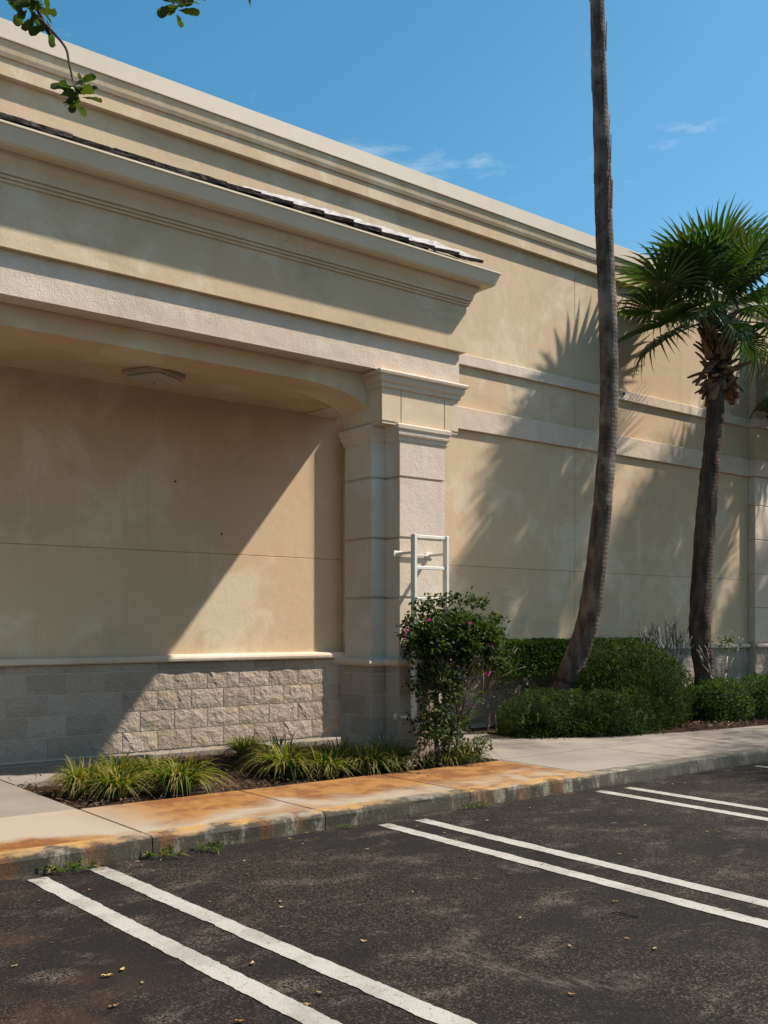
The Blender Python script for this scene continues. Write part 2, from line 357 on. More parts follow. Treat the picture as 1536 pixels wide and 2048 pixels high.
def set_tint(me, per_poly):
    ca = me.color_attributes.new('tint', 'FLOAT_COLOR', 'CORNER')
    cnt = np.empty(len(me.polygons), np.int32); me.polygons.foreach_get('loop_total', cnt)
    c = np.ones((len(me.polygons), 4), np.float32); c[:, :3] = per_poly
    ca.data.foreach_set('color', np.repeat(c, cnt, axis=0).ravel())
def leaf_cloud(name, pos, dirs, nrm, Ls, Ws, tint, mat, fold=0.25):
    """many small folded leaves: 4 verts (base, left, tip, right) and 2 triangles each"""
    pos = np.asarray(pos, float); N = len(pos)
    d = dirs / np.linalg.norm(dirs, axis=1, keepdims=True)
    s = np.cross(d, nrm); s /= (np.linalg.norm(s, axis=1, keepdims=True) + 1e-9); n2 = np.cross(s, d)
    Ls = np.broadcast_to(Ls, (N,))[:, None]; Ws = np.broadcast_to(Ws, (N,))[:, None]
    mid = pos + d*Ls*0.45 + n2*Ws*fold
    V = np.stack([pos, mid + s*Ws*0.5, pos + d*Ls, mid - s*Ws*0.5], 1).reshape(-1, 3)
    b = np.arange(N)*4
    T = np.stack([np.stack([b, b+2, b+1], 1), np.stack([b, b+3, b+2], 1)], 1).reshape(-1, 3)
    me = bpy.data.meshes.new(name)
    me.vertices.add(len(V)); me.vertices.foreach_set('co', V.astype(np.float32).ravel())
    me.loops.add(len(T)*3); me.loops.foreach_set('vertex_index', T.astype(np.int32).ravel())
    me.polygons.add(len(T)); me.polygons.foreach_set('loop_start', (np.arange(len(T))*3).astype(np.int32))
    me.update(calc_edges=True); me.materials.append(mat)
    set_tint(me, np.repeat(tint, 2, axis=0))
    return me
def tints(N, cols, jitter=0.25):
    cols = np.array(cols); k = nrg.integers(0, len(cols), N); w = nrg.random((N, 1))
    c = cols[k]*(1-w) + cols[nrg.integers(0, len(cols), N)]*w
    return c*(1 + (nrg.random((N, 1))-0.5)*2*jitter)

# ------------------------------------------------------------------ ground
WALK = 0.13
lot = link('parking_lot', mesh('parking_lot', [(-600, -600, 0), (600, -600, 0), (600, 600, 0), (-600, 600, 0)], [(0, 1, 2, 3)], M['asphalt'])); tag(lot, kind='structure')
def stripe(x, w, y0, y1, skew=0.0):
    n = 220; L_, R_ = [], []
    for i in range(n+1):
        y = y0 + (y1-y0)*i/n; cx = x + skew*(y0-y) + 0.006*mnoise.noise((x*3, y*0.6, 1))
        a = 0.008*mnoise.noise((x*9, y*7, 2)) + 0.008*mnoise.noise((x*9, y*31, 3)); b = 0.008*mnoise.noise((x*9+5, y*7, 2)) + 0.008*mnoise.noise((x*9+5, y*31, 3))
        L_.append((cx-w/2+a, y, 0.004)); R_.append((cx+w/2+b, y, 0.004))
    vs = L_ + R_; fs = [(i, n+1+i, n+2+i, i+1) for i in range(n)]
    link('painted_line', mesh('painted_line', vs, fs, M['paint']), lot)
for xa, ya in ((2.09, 5.93), (2.475, 5.95), (4.70, 5.92), (5.035, 5.88), (7.17, 5.90), (7.525, 5.86), (9.75, 5.90), (10.1, 5.90), (-0.42, 5.92), (-0.05, 5.92)):
    stripe(xa, 0.115, ya, 0.2, 0.028 if xa < 3 else -0.022)

kerb = empty('kerb'); tag(kerb, kind='structure')
KY = 6.03
JX = [-7.2, -5.75, -4.3, -2.87, -1.45, 0.0, 1.44, 2.885, 4.25, 5.71, 7.28, 8.88, 10.4, 11.9, 13.4, 14.9, 16.4, 17.9, 19.4, 20.9, 22.4, 23.9, 25.4]
kprof = [(KY-0.006, -0.1), (KY, 0.02), (KY+0.004, WALK-0.035), (KY+0.012, WALK-0.014), (KY+0.03, WALK), (KY+0.16, WALK+0.001), (KY+0.16, -0.1)]
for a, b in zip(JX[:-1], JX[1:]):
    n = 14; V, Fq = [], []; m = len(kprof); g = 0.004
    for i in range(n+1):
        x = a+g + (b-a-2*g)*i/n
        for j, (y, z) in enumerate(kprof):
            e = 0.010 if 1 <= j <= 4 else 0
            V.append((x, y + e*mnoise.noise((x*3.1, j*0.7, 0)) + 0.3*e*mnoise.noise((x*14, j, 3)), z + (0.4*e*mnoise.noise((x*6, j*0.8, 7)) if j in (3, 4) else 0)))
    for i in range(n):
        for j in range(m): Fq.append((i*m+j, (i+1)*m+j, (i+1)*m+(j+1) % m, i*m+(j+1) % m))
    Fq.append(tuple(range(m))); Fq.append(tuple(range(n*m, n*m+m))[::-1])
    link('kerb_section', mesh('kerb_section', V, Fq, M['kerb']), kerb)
walk = empty('sidewalk'); tag(walk, kind='structure')
BED_L, BED_R, BED_F, BED_B = 2.885, 7.12, 7.30, 9.74
SY = KY + 0.166
def slab(x0, x1, y0, y1, mat, z=WALK):
    g = 0.005; box('concrete_slab', x0+g, x1-g, y0+g, y1-g, -0.08, z, mat, walk, 0.006)
for a, b in zip(JX[:-1], JX[1:]):
    rusty = b <= 7.3
    if b <= 2.9:
        slab(a, b, SY, BED_F, M['walk_rust']); slab(a, b, BED_F, 8.7, M['walk']); slab(a, b, 8.7, 9.93, M['walk'])
    elif b <= 7.3: slab(a, b, SY, BED_F - 0.012*(b-2.9), M['walk_rust'])
    else:
        slab(a, b, SY, 7.28, M['walk'])
# walk turning in to the entrance between the two planting beds, with its curved edge
bm = bmesh.new()
cv = [(7.285, 7.29), (8.875, 7.29), (10.39, 7.29), (25.3, 7.29), (25.3, 7.50), (13.2, 7.50), (12.0, 7.58), (10.9, 7.72), (10.0, 7.90), (9.4, 8.12), (9.05, 8.42), (8.88, 8.85), (8.84, 9.93), (7.285, 9.93)]
link('concrete_slab', None) if False else None
prism('concrete_slab', cv, -0.08, WALK-0.001, M['walk'], walk, 0.005)
slab(BED_L+0.02, 7.27, BED_B, 9.93, M['walk'], 0.145)
prism('concrete_slab', [(BED_L+0.005, 8.72), (3.5, 8.86), (4.15, 9.30), (4.35, BED_B-0.005), (BED_L+0.005, BED_B-0.005)], -0.08, WALK, M['walk'], walk, 0.005)
bm.free()
bed = empty('planting_bed'); tag(bed, kind='structure')
def soil(x0, x1, y0, y1, z, nx, ny, amp):
    V = [(x0+(x1-x0)*i/nx, y0+(y1-y0)*j/ny, z + amp*mnoise.noise((x0+(x1-x0)*i/nx*4, (y0+(y1-y0)*j/ny)*4, 0)) + amp*0.5*mnoise.noise((i*0.9, j*0.9, 4))) for j in range(ny+1) for i in range(nx+1)]
    Fq = [(j*(nx+1)+i, j*(nx+1)+i+1, (j+1)*(nx+1)+i+1, (j+1)*(nx+1)+i) for j in range(ny) for i in range(nx)]
    link('soil', mesh('soil', V, Fq, M['soil'], True), bed)
soil(BED_L-0.02, 7.30, BED_F-0.08, BED_B+0.02, 0.085, 70, 40, 0.03)
soil(8.80, 25.3, 7.46, 9.96, 0.10, 160, 34, 0.035)
def chips(n, fx):
    P = []
    while len(P) < n:
        q = fx()
        if q: P.append(q)
    P = np.array(P); N = len(P); d = nrg.normal(size=(N, 3)); d[:, 2] *= 0.3; nn = np.tile([0, 0, 1.0], (N, 1)) + nrg.normal(size=(N, 3))*0.35
    return P, d, nn
def fa():
    x = rnd.uniform(BED_L, 7.12); y = rnd.uniform(BED_F-0.03, BED_B)
    return (x, y, 0.10+rnd.uniform(0, 0.025))
def fb():
    x = rnd.uniform(8.9, 17.5); y = rnd.uniform(7.55, 9.0)
    lim = 7.56 + max(0, (12.2-x))**1.9*0.055
    return (x, y, 0.12+rnd.uniform(0, 0.03)) if y > lim else None
for fn, n, nm in ((fa, 5000, 'a'), (fb, 5000, 'b')):
    P, d, nn = chips(n, fn)
    me = leaf_cloud('mulch', P, d, nn, nrg.uniform(0.02, 0.06, len(P)), nrg.uniform(0.008, 0.02, len(P)), tints(len(P), [(0.05, 0.026, 0.016), (0.11, 0.06, 0.035), (0.03, 0.018, 0.012), (0.16, 0.10, 0.06)]), M['chip'])
    tag(link('mulch', me), 'brown bark mulch covering the bed by the pier' if nm == 'a' else 'brown bark mulch under the shrubs by the wall', 'mulch', kind='stuff')

# ------------------------------------------------------------------ building
YW = 10.0
bld = empty('store_building', (0, YW, 0)); tag(bld, 'tan stucco store building with arched portico, pale bands and split-face block base', 'building')
def B(o): o.matrix_parent_inverse = Matrix.Translation((0, -YW, 0)); return o
BX0, BX1 = -22.0, 34.0
LEDGE0, LEDGE1 = 1.10, 1.17
B(box('backing_wall', BX0, BX1, YW+0.012, YW+14, -0.1, 7.1, M['tan'], bld))
jx = [BX0, -11.6, 0.0, 11.6, 23.2, BX1]
for a, b in zip(jx[:-1], jx[1:]):
    for z0, z1 in ((LEDGE1-0.03, 2.30), (2.30, 7.12)):
        B(box('wall_panel', a+0.003, b-0.003, YW, YW+0.03, z0+0.003, z1-0.003, M['tan'], bld, 0.003))
# parapet
xs = np.arange(BX0, BX1+0.01, 3.5)
for a, b in zip(xs[:-1], xs[1:]):
    B(extrude_x('coping_section', [(9.862, 7.165), (9.870, 7.345), (9.885, 7.352), (10.5, 7.36), (10.5, 7.165)], a+0.0006, b-0.0006, M['coping'], bld))
B(extrude_x('coping_drip_edge', [(9.852, 7.150), (9.852, 7.164), (9.9, 7.164), (9.9, 7.150)], BX0, BX1, M['coping'], bld))
B(extrude_x('parapet_cove', [(9.872, 7.149), (9.876, 7.10), (9.886, 7.04), (9.900, 7.0), (9.999, 7.0), (9.999, 7.149)], BX0, BX1, M['tan'], bld))
B(extrude_x('parapet_band', [(9.920, 6.999), (9.922, 6.83), (9.999, 6.83), (9.999, 6.999)], BX0, BX1, M['tan'], bld))
# pale horizontal bands right of the portico
def wallband(z0, z1, x0, x1, d=0.05): return B(box('pale_band', x0, x1, YW-d, YW-0.001, z0, z1, M['stone'], bld, 0.006))
wallband(5.01, 5.16, 7.28, 16.22); wallband(4.14, 4.44, 7.28, 16.22)
# far engaged pilaster with block joints
for z0, z1 in ((1.19, 1.80), (1.81, 2.40), (2.41, 3.01), (3.02, 3.62), (3.63, 4.13)):
    B(box('pilaster_block', 16.25, 17.35, YW-0.14, YW-0.001, z0, z1, M['stone'], bld, 0.008))
B(box('pilaster_core', 16.262, 17.338, YW-0.125, YW-0.002, 1.1, 6.82, M['tan'], bld))
B(box('pilaster_face', 16.25, 17.35, YW-0.14, YW-0.001, 4.445, 5.005, M['tan'], bld, 0.006)); B(box('pilaster_face', 16.25, 17.35, YW-0.14, YW-0.001, 5.165, 6.83, M['tan'], bld, 0.006))
for z0, z1 in ((5.01, 5.16), (4.14, 4.44)):
    B(box('pale_band', 16.22, 17.38, YW-0.19, YW-0.001, z0, z1, M['stone'], bld, 0.006)); wallband(z0, z1, 17.38, BX1)
# hidden-side engaged pilaster beside the entrance pier
B(box('engaged_pilaster', 7.30, 8.05, YW-0.215, YW-0.001, 0.1, 4.1, M['cream'], bld, 0.006))
# split-face block base -------------------------------------------------
wains = B(empty('block_base', (0, 0, 0), bld))
BL, CH = 0.40, 0.213
def block_variant(seed, w, h):
    """rough split face towards -Y, size w x h, origin at the lower left of the face"""
    r = random.Random(seed); nx, ny = 7, 4; V, Fq = [], []
    ph = r.random()*50
    for j in range(ny+1):
        for i in range(nx+1):
            x = w*i/nx; z = h*j/ny
            edge = i in (0, nx) or j in (0, ny)
            d = r.uniform(0.003, 0.007) if edge else 0.011 + 0.009*mnoise.noise((x*11+ph, z*13, seed)) + r.uniform(-0.0035, 0.004)
            jx_ = 0 if i in (0, nx) else r.uniform(-.018, .018); jz_ = 0 if j in (0, ny) else r.uniform(-.015, .015)
            V.append((x+jx_, -d, z+jz_))
    for j in range(ny):
        for i in range(nx):
            a = j*(nx+1)+i; q = (a, a+1, a+nx+2, a+nx+1)
            Fq += [(q[0], q[1], q[2]), (q[0], q[2], q[3])] if r.random() < .5 else [(q[0], q[1], q[3]), (q[1], q[2], q[3])]
    n0 = len(V); V += [(0, 0.03, 0), (w, 0.03, 0), (w, 0.03, h), (0, 0.03, h)]
    bot = list(range(nx+1)); top = [ny*(nx+1)+i for i in range(nx+1)]; lef = [j*(nx+1) for j in range(ny+1)]; rig = [j*(nx+1)+nx for j in range(ny+1)]
    Fq += [tuple(bot[::-1] + [n0, n0+1]), tuple(top + [n0+2, n0+3]), tuple(lef + [n0+3, n0]), tuple(rig[::-1] + [n0+1, n0+2])]
    return mesh('block', V, Fq, M['block'])
GAP = 0.009
full = [block_variant(s, BL-GAP, CH-GAP) for s in range(10)]
half = [block_variant(40+s, BL/2-GAP, CH-GAP) for s in range(4)]
capf = [block_variant(60+s, BL-GAP, 0.09-GAP) for s in range(3)]
rows = [(0.158+CH*k, CH) for k in range(4)] + [(1.010, 0.09)]
def lay(x0, x1, yface, parent_fix=True, first=0.0):
    for k, (z, h) in enumerate(rows):
        x = x0 + first - (BL/2 if k % 2 else 0)
        while x < x1-0.02:
            a, b = max(x, x0), min(x+BL, x1)
            if b-a > 0.03:
                me = rnd.choice(capf if k == 4 else full)
                o = link('block', me, wains, (a+GAP/2, yface, z+GAP/2))
                if b-a < BL-0.001: o.scale = ((b-a-GAP)/(BL-GAP), 1, 1)
            x += BL
lay(1.62, 7.29, YW-0.035); lay(8.06, 16.2, YW-0.035, first=0.1); lay(16.21, 17.4, YW-0.165)
B(box('mortar_bed', BX0, 16.2, YW-0.034, YW-0.001, 0.05, 1.10, M['mortar'], bld)); B(box('mortar_bed', 16.2, 17.41, YW-0.163, YW-0.001, 0.05, 1.10, M['mortar'], bld))
def sillprof(y): return [(y+0.10, LEDGE0), (y+0.012, LEDGE0), (y, LEDGE0+0.012), (y-0.004, LEDGE0+0.035), (y+0.004, LEDGE0+0.055), (y+0.02, LEDGE1-0.003), (y+0.10, LEDGE1+0.01)]
for a, b in ((BX0, -1.6), (-1.6, 1.35), (1.35, 4.3), (4.3, 7.29), (8.06, 11.0), (11.0, 13.9), (13.9, 16.18)):
    B(extrude_x('sill', sillprof(YW-0.10), a+0.0015, b-0.0015, M['stone'], bld, False))
B(extrude_x('sill', sillprof(YW-0.225), 16.19, 17.43, M['stone'], bld)); B(extrude_x('sill', sillprof(YW-0.10), 17.44, BX1, M['stone'], bld))
# small dark anchor holes and a vent stub in the wall
for u, v in ((350, 963), (443, 1068)):
    c = at(u, v, YW); vs, fs = tube([c+Vector((0, -0.004, 0)), c+Vector((0, 0.004, 0))], [0.014, 0.014], 8); B(link('anchor_hole', mesh('anchor_hole', vs, fs, M['gap']), bld))
c = at(1247, 788, YW-0.05); vs, fs = tube([c+Vector((0, -0.02, 0)), c+Vector((0, 0.01, 0))], [0.025, 0.025], 10); B(link('vent_stub', mesh('vent_stub', vs, fs, M['gap']), bld))

# ------------------------------------------------------------------ portico
PX0, PX1 = -4.35, 7.26
def pier(mir):
    """one stepped entrance pier; mir maps x for the far side"""
    q = (lambda x: x) if not mir else (lambda x: PX0 + PX1 - x)
    def plan(d=0.0):
        p = [(6.20-d, 8.45+d), (6.20-d, 8.00-d), (6.385-d, 8.00-d), (6.385-d, 7.78-d), (7.0+d, 7.78-d), (7.0+d, 8.00-d), (7.18+d, 8.00-d), (7.18+d, 8.45+d)]
        p = [(q(x), y) for x, y in p]
        return p[::-1] if mir else p
    # all plans run counter-clockwise seen from above
    col = B(empty('entrance_pier', (0, 0, 0), bld))
    prism('shaft_core', plan(-0.02), 0.05, 3.45, M['stone'], col)
    for z0, z1 in ((1.16, 1.765), (1.785, 2.365), (2.385, 2.975), (2.995, 3.36)):
        prism('shaft_block', plan(), z0, z1, M['stone'], col, 0.006)
    for nm, prof in (('capital_moulding', [(-0.05, 3.345), (0.005, 3.345), (0.012, 3.355), (0.012, 3.385), (0.03, 3.40), (0.034, 3.415), (0.034, 3.45), (0.048, 3.465), (0.05, 3.50), (0.035, 3.515), (-0.05, 3.525)]),
                     ('base_sill', [(-0.05, LEDGE0-0.01), (0.075, LEDGE0-0.01), (0.09, LEDGE0+0.015), (0.09, LEDGE0+0.035), (0.075, LEDGE0+0.055), (0.03, LEDGE1+0.0), (0.0, LEDGE1+0.012), (-0.05, LEDGE1+0.012)])):
        sweep_plan(nm, plan(), prof, M['stone'], col, True)
    prism('capital_bed', plan(-0.02), 3.345, 3.52, M['stone'], col)
    prism('plinth_core', plan(0.028), 0.05, 1.095, M['mortar'], col)
    # split-face blocks round the plinth
    pl = plan(0.03)
    for i in range(len(pl)):
        a, b = Vector((*pl[i], 0)), Vector((*pl[(i+1) % len(pl)], 0)); Ln = (b-a).length
        if Ln < 0.1: continue
        d = (b-a)/Ln; rot = math.atan2(d.y, d.x)
        for k, (z, h) in enumerate(rows):
            s = 0.0; cuts = [0.0]
            step0 = 0.2 if k % 2 else 0.4
            while s + step0 < Ln-0.08: s += step0; cuts.append(s); step0 = 0.4
            cuts.append(Ln)
            for c0, c1 in zip(cuts[:-1], cuts[1:]):
                me = rnd.choice(capf if k == 4 else full)
                o = link('block', me, col, a + d*(c0+GAP/2) + Vector((0, 0, z+GAP/2)), (0, 0, rot)); o.scale = ((c1-c0-GAP)/(BL-GAP), 0.6, 1)
    # pedestal block above the capital
    x0, x1 = sorted((q(6.165), q(7.19))); e0, e1 = sorted((q(6.41), q(6.995)))
    for a, b in ((x0, e0-0.004), (e0+0.004, e1-0.004), (e1+0.004, x1)): box('pedestal_panel', a, b, 7.785, 8.44, 3.526, 3.86, M['cream'], col, 0.003)
    box('pedestal_core', x0+0.01, x1-0.01, 7.792, 8.43, 3.50, 4.0, M['cream'], col)
    pp = [(x0, 8.0), (x0, 7.785), (x1, 7.785), (x1, 8.46)] if not mir else [(x0, 8.46), (x0, 7.785), (x1, 7.785), (x1, 8.0)]
    sweep_plan('pedestal_crown', pp, [(-0.05, 3.855), (0.012, 3.855), (0.02, 3.868), (0.02, 3.895), (0.04, 3.91), (0.05, 3.935), (0.05, 3.965), (0.075, 3.978), (0.08, 4.0), (0.07, 4.018), (-0.05, 4.018)], M['stone'], col)
pier(False); pier(True)
U_PATH = [(PX0, YW), (PX0, 7.735), (PX1, 7.735), (PX1, YW)]
# travel order gives outside on the right: go from left wall down to front, then right, then back
B(sweep_plan('architrave', U_PATH, [(-0.055, 4.02), (-0.055, 4.358), (-0.50, 4.358), (-0.50, 4.02)], M['stone'], bld))
B(sweep_plan('frieze', U_PATH, [(0.0, 4.36), (0.0, 5.04), (-0.45, 5.04), (-0.45, 4.36)], M['tan'], bld))
B(sweep_plan('cornice_moulding', U_PATH, [(-0.05, 4.845), (0.018, 4.845), (0.024, 4.857), (0.012, 4.866), (0.03, 4.872), (0.036, 4.884), (0.024, 4.894), (0.045, 4.90), (0.05, 4.93), (0.06, 4.965), (0.085, 5.0), (0.095, 5.01), (0.10, 5.05), (-0.05, 5.05)], M['trim'], bld))
B(sweep_plan('gutter', U_PATH, [(0.09, 5.045), (0.195, 5.042), (0.215, 5.06), (0.25, 5.165), (0.262, 5.17), (0.262, 5.185), (0.24, 5.185), (0.09, 5.10)], M['gutter'], bld))
B(extrude_x('portico_ceiling', [(8.1, 4.032), (9.999, 4.032), (9.999, 4.2), (8.1, 4.2)], PX0+0.3, PX1-0.5, M['tan'], bld))
B(box('portico_attic', PX0+0.05, PX1-0.05, 7.8, YW-0.005, 4.35, 5.06, M['gap'], bld))
# arched beam between the piers: flat soffit with rounded haunches
def arch_curve():
    pts = []
    for k in range(0, 15):
        th = math.pi/2*k/14; pts.append((5.35 + 0.86*math.sin(th)**1.0, 3.575 + 0.27*math.cos(th)**0.9 if k < 14 else 3.51))
    right = pts; left = [(PX0+PX1-x, z) for x, z in right][::-1]
    return left + right
ac = arch_curve(); bm = bmesh.new()
fr, bk, tf, tb = [], [], [], []
for x, z in ac:
    fr.append(bm.verts.new((x, 8.0, z))); bk.append(bm.verts.new((x, 8.45, z))); tf.append(bm.verts.new((x, 8.0, 4.1))); tb.append(bm.verts.new((x, 8.45, 4.1)))
for i in range(len(ac)-1):
    bm.faces.new((fr[i], fr[i+1], tf[i+1], tf[i])); bm.faces.new((bk[i+1], bk[i], tb[i], tb[i+1])); bm.faces.new((fr[i+1], fr[i], bk[i], bk[i+1]))
B(link('arched_beam', from_bm('arched_beam', bm, M['tan']), bld))
# roof with flat tiles
roof = B(empty('portico_roof', (0, 0, 0), bld))
EY, EZ, SL = 7.735-0.215, 5.19, 0.40
xa, xb = PX0-0.2, PX1+0.2
rise = (YW-EY)*SL
link('roof_deck', mesh('roof_deck', [(xa, EY, EZ-0.02), (xb, EY, EZ-0.02), (xb-2.4, YW-0.002, EZ-0.02+rise), (xa+2.4, YW-0.002, EZ-0.02+rise), (xb, YW-0.002, EZ-0.02), (xa, YW-0.002, EZ-0.02)],
     [(0, 1, 2, 3), (1, 4, 2), (0, 3, 5)], M['tile_edge']), roof)
def tile_mesh(w, d, th):
    bm = bmesh.new(); bm_box(bm, 0, w, 0, d, 0, th); bmesh.ops.subdivide_edges(bm, edges=[e for e in bm.edges if abs(e.verts[0].co.x-e.verts[1].co.x) > 0.01], cuts=5)
    for v in bm.verts:
        if v.co.y < 0.01: v.co.y += rnd.uniform(-0.006, 0.006); v.co.z += rnd.uniform(-0.003, 0.003)
    me = from_bm('roof_tile', bm, [M['tile_top'], M['tile_edge']])
    for p in me.polygons: p.material_index = 0 if p.normal.z > 0.8 else 1
    return me
TW = 0.335; tms = [tile_mesh(TW-0.006, 0.42, 0.036) for _ in range(5)]
for row in range(5):
    x = xa + 0.12 + row*0.40*1.0 + (TW/2 if row % 2 else 0); y = EY + row*0.36; 
    while x < xb - 0.22 - row*0.40 - TW*0.5:
        vis = min(1.0, max(0.0, (x-3.6)/1.2))
        for layer in ((0, 1) if row == 0 else (1,)):
            sl = math.atan(SL) + 0.155*vis*(layer) + rnd.uniform(-0.015, 0.015)
            o = link('roof_tile', rnd.choice(tms), roof, (x, y - (0.0 if layer else -0.012), EZ - 0.01 + row*0.36*SL + layer*0.038 + rnd.uniform(-.006, .006)), (sl, -0.07*vis*layer + rnd.uniform(-.012, .012), rnd.uniform(-.01, .01)))
        x += TW

# ceiling light
c = Vector((4.47, 9.32, 4.030))
cl = empty('ceiling_light', c); cl.rotation_euler = (0, 0, math.radians(28)); tag(cl, 'square frosted ceiling light under the portico', 'light fixture')
bm = bmesh.new(); bmesh.ops.create_cone(bm, cap_ends=True, segments=4, radius1=0.24, radius2=0.30, depth=0.05); bmesh.ops.rotate(bm, verts=bm.verts, matrix=Matrix.Rotation(math.pi/4, 3, 'Z')); bmesh.ops.translate(bm, verts=bm.verts, vec=(0, 0, -0.075))
bmesh.ops.bevel(bm, geom=bm.edges[:], offset=0.018, segments=2, affect='EDGES'); link('diffuser', from_bm('diffuser', bm, M['lens']), cl)
link('frame', box_mesh('frame', -0.225, 0.225, -0.225, 0.225, -0.05, 0, M['fix'], 0.012, 2), cl)
link('finial', mesh('finial', *tube([(0, 0, -0.1), (0, 0, -0.125)], [0.016, 0.01], 8), M['fix']), cl)

# wall ladder on the pier
ld = empty('wall_ladder', (6.57, 7.50, 0.14)); tag(ld, 'cream painted metal ladder fixed to the front of the entrance pier', 'ladder')
for sx in (-0.215, 0.205): link('side_rail', box_mesh('side_rail', sx-0.018, sx+0.018, -0.012, 0.05, 0.42, 2.25, M['ladder'], 0.004), ld)
for k in range(7): link('rung', box_mesh('rung', -0.192, 0.182, 0.0, 0.035, 2.212-0.305*k, 2.245-0.305*k, M['ladder'], 0.004), ld)
for z in (2.07, 0.45):
    for sx in (-0.215, 0.205):
        br = link('bracket', box_mesh('bracket', sx-0.02, sx+0.02, 0.051, 0.279, z-0.012, z+0.012, M['ladder'], 0.003), ld)
        link('bracket_plate', box_mesh('bracket_plate', sx-0.05, sx+0.05, 0.269, 0.2785, z-0.03, z+0.03, M['ladder'], 0.003), br)
    link('wall_bar', box_mesh('wall_bar', -0.19, 0.18, 0.25, 0.268, z-0.012, z+0.006, M['ladder'], 0.002), ld)

# ------------------------------------------------------------------ palms
def frond_mesh(seed, Lp, R, droop, n=32):
    r = random.Random(seed); V, Fq, T = [], [], []
    # petiole along +X, arching
    pc = [Vector((Lp*s, 0, 0.10*Lp*math.sin(s*2.2) - 0.05*s*s)) for s in [i/6 for i in range(7)]]
    vs, fs = tube(pc, [0.022-0.012*i/6 for i in range(7)], 5)
    o = len(V); V += vs; Fq += [tuple(i+o for i in f) for f in fs]; T += [(0.10, 0.14, 0.035)]*len(fs)
    hub = pc[-1]; tip_dir = (pc[-1]-pc[-2]).normalized()
    ca = math.atan2(tip_dir.z, tip_dir.x)
    for i in range(n):
        f = i/(n-1); ph = math.radians(-148 + 296*f) + r.uniform(-.03, .03)
        costa = 0.30*R*max(0, math.cos(ph*0.5))**2
        base = Vector((costa*0.6, 0, -0.25*costa**2/R))
        Ls = R*(0.78 + 0.22*math.cos(ph*0.55))*r.uniform(0.92, 1.06)
        d = Vector((math.cos(ph), math.sin(ph), 0)); side = Vector((-d.y, d.x, 0))
        dr = droop*(0.7+0.6*r.random()); lift = 0.42*abs(math.sin(ph))
        g = r.uniform(.75, 1.2); yel = r.random()
        col = (0.046*g*(1+1.0*(yel > .9)), 0.088*g, 0.016*g)
        st = [(0.02, 0.010), (0.25, 0.038), (0.48, 0.048), (0.70, 0.030), (0.87, 0.013), (1.0, 0.002)]
        rows_ = []
        for s, w in st:
            w *= R/0.65
            ss = max(0, s-0.30)
            p = base + d*(Ls*s*(1-0.10*dr*ss)) + Vector((0, 0, lift*Ls*s*(1-0.55*s) - dr*Ls*ss*ss*1.1))
            rows_.append((p + side*w*0.5 + Vector((0, 0, w*0.32)), p, p - side*w*0.5 + Vector((0, 0, w*0.32))))
        o = len(V); rot = Matrix.Rotation(-ca, 3, 'Y')
        for a in rows_:
            for q in a: V.append(hub + rot @ q)
        for k in range(len(st)-1):
            b = o+k*3; Fq += [(b, b+1, b+4, b+3), (b+1, b+2, b+5, b+4)]; T += [col, col]
    me = mesh('frond', V, Fq, M['frond'], False); set_tint(me, np.array(T)); return me
FR = [frond_mesh(100+i, lp, R_, dr) for i, (lp, R_, dr) in enumerate(((0.70, 0.86, 0.22), (0.80, 0.80, 0.5), (0.74, 0.76, 0.8), (0.84, 0.84, 0.35), (0.62, 0.70, 1.05)))]
def trunk_mesh(name, pts, rads, mat, n=90, seg=20, rough=0.06):
    sp = spline(pts, n); t = [i/(n-1)*(len(rads)-1) for i in range(n)]
    rr = [rads[int(min(x, len(rads)-2))]*(1-(x-int(min(x, len(rads)-2)))) + rads[int(min(x, len(rads)-2))+1]*(x-int(min(x, len(rads)-2))) for x in t]
    rr = [r*(1+rough*0.5*mnoise.noise((i*0.35, 3, 1))) for i, r in enumerate(rr)]
    return mesh(name, *tube(sp, rr, seg, rough*1.6, 9.0), mat, True)
def crown(root, c, n, seed, scale=1.0, el_lo=-35, hand=()):
    r = random.Random(seed); k = 0
    specs = list(hand)
    while len(specs) < n:
        f = k/max(1, n); k += 1
        el = 82 - (82-el_lo)*((k/(n))**0.8) + r.uniform(-9, 9); az = (k*137.5 + r.uniform(-18, 18)) % 360
        specs.append((az, el, r.uniform(0.86, 1.12)))
    for az, el, s in specs:
        me = FR[0] if el > 55 else (FR[3] if el > 28 else (FR[1] if el > 5 else (FR[2] if el > -20 else FR[4])))
        if r.random() < 0.3: me = r.choice(FR)
        link('frond', me, root, c + Vector((0, 0, r.uniform(-.08, .06))), (math.radians(r.uniform(-22, 22)), -math.radians(el), math.radians(az)), s*scale)
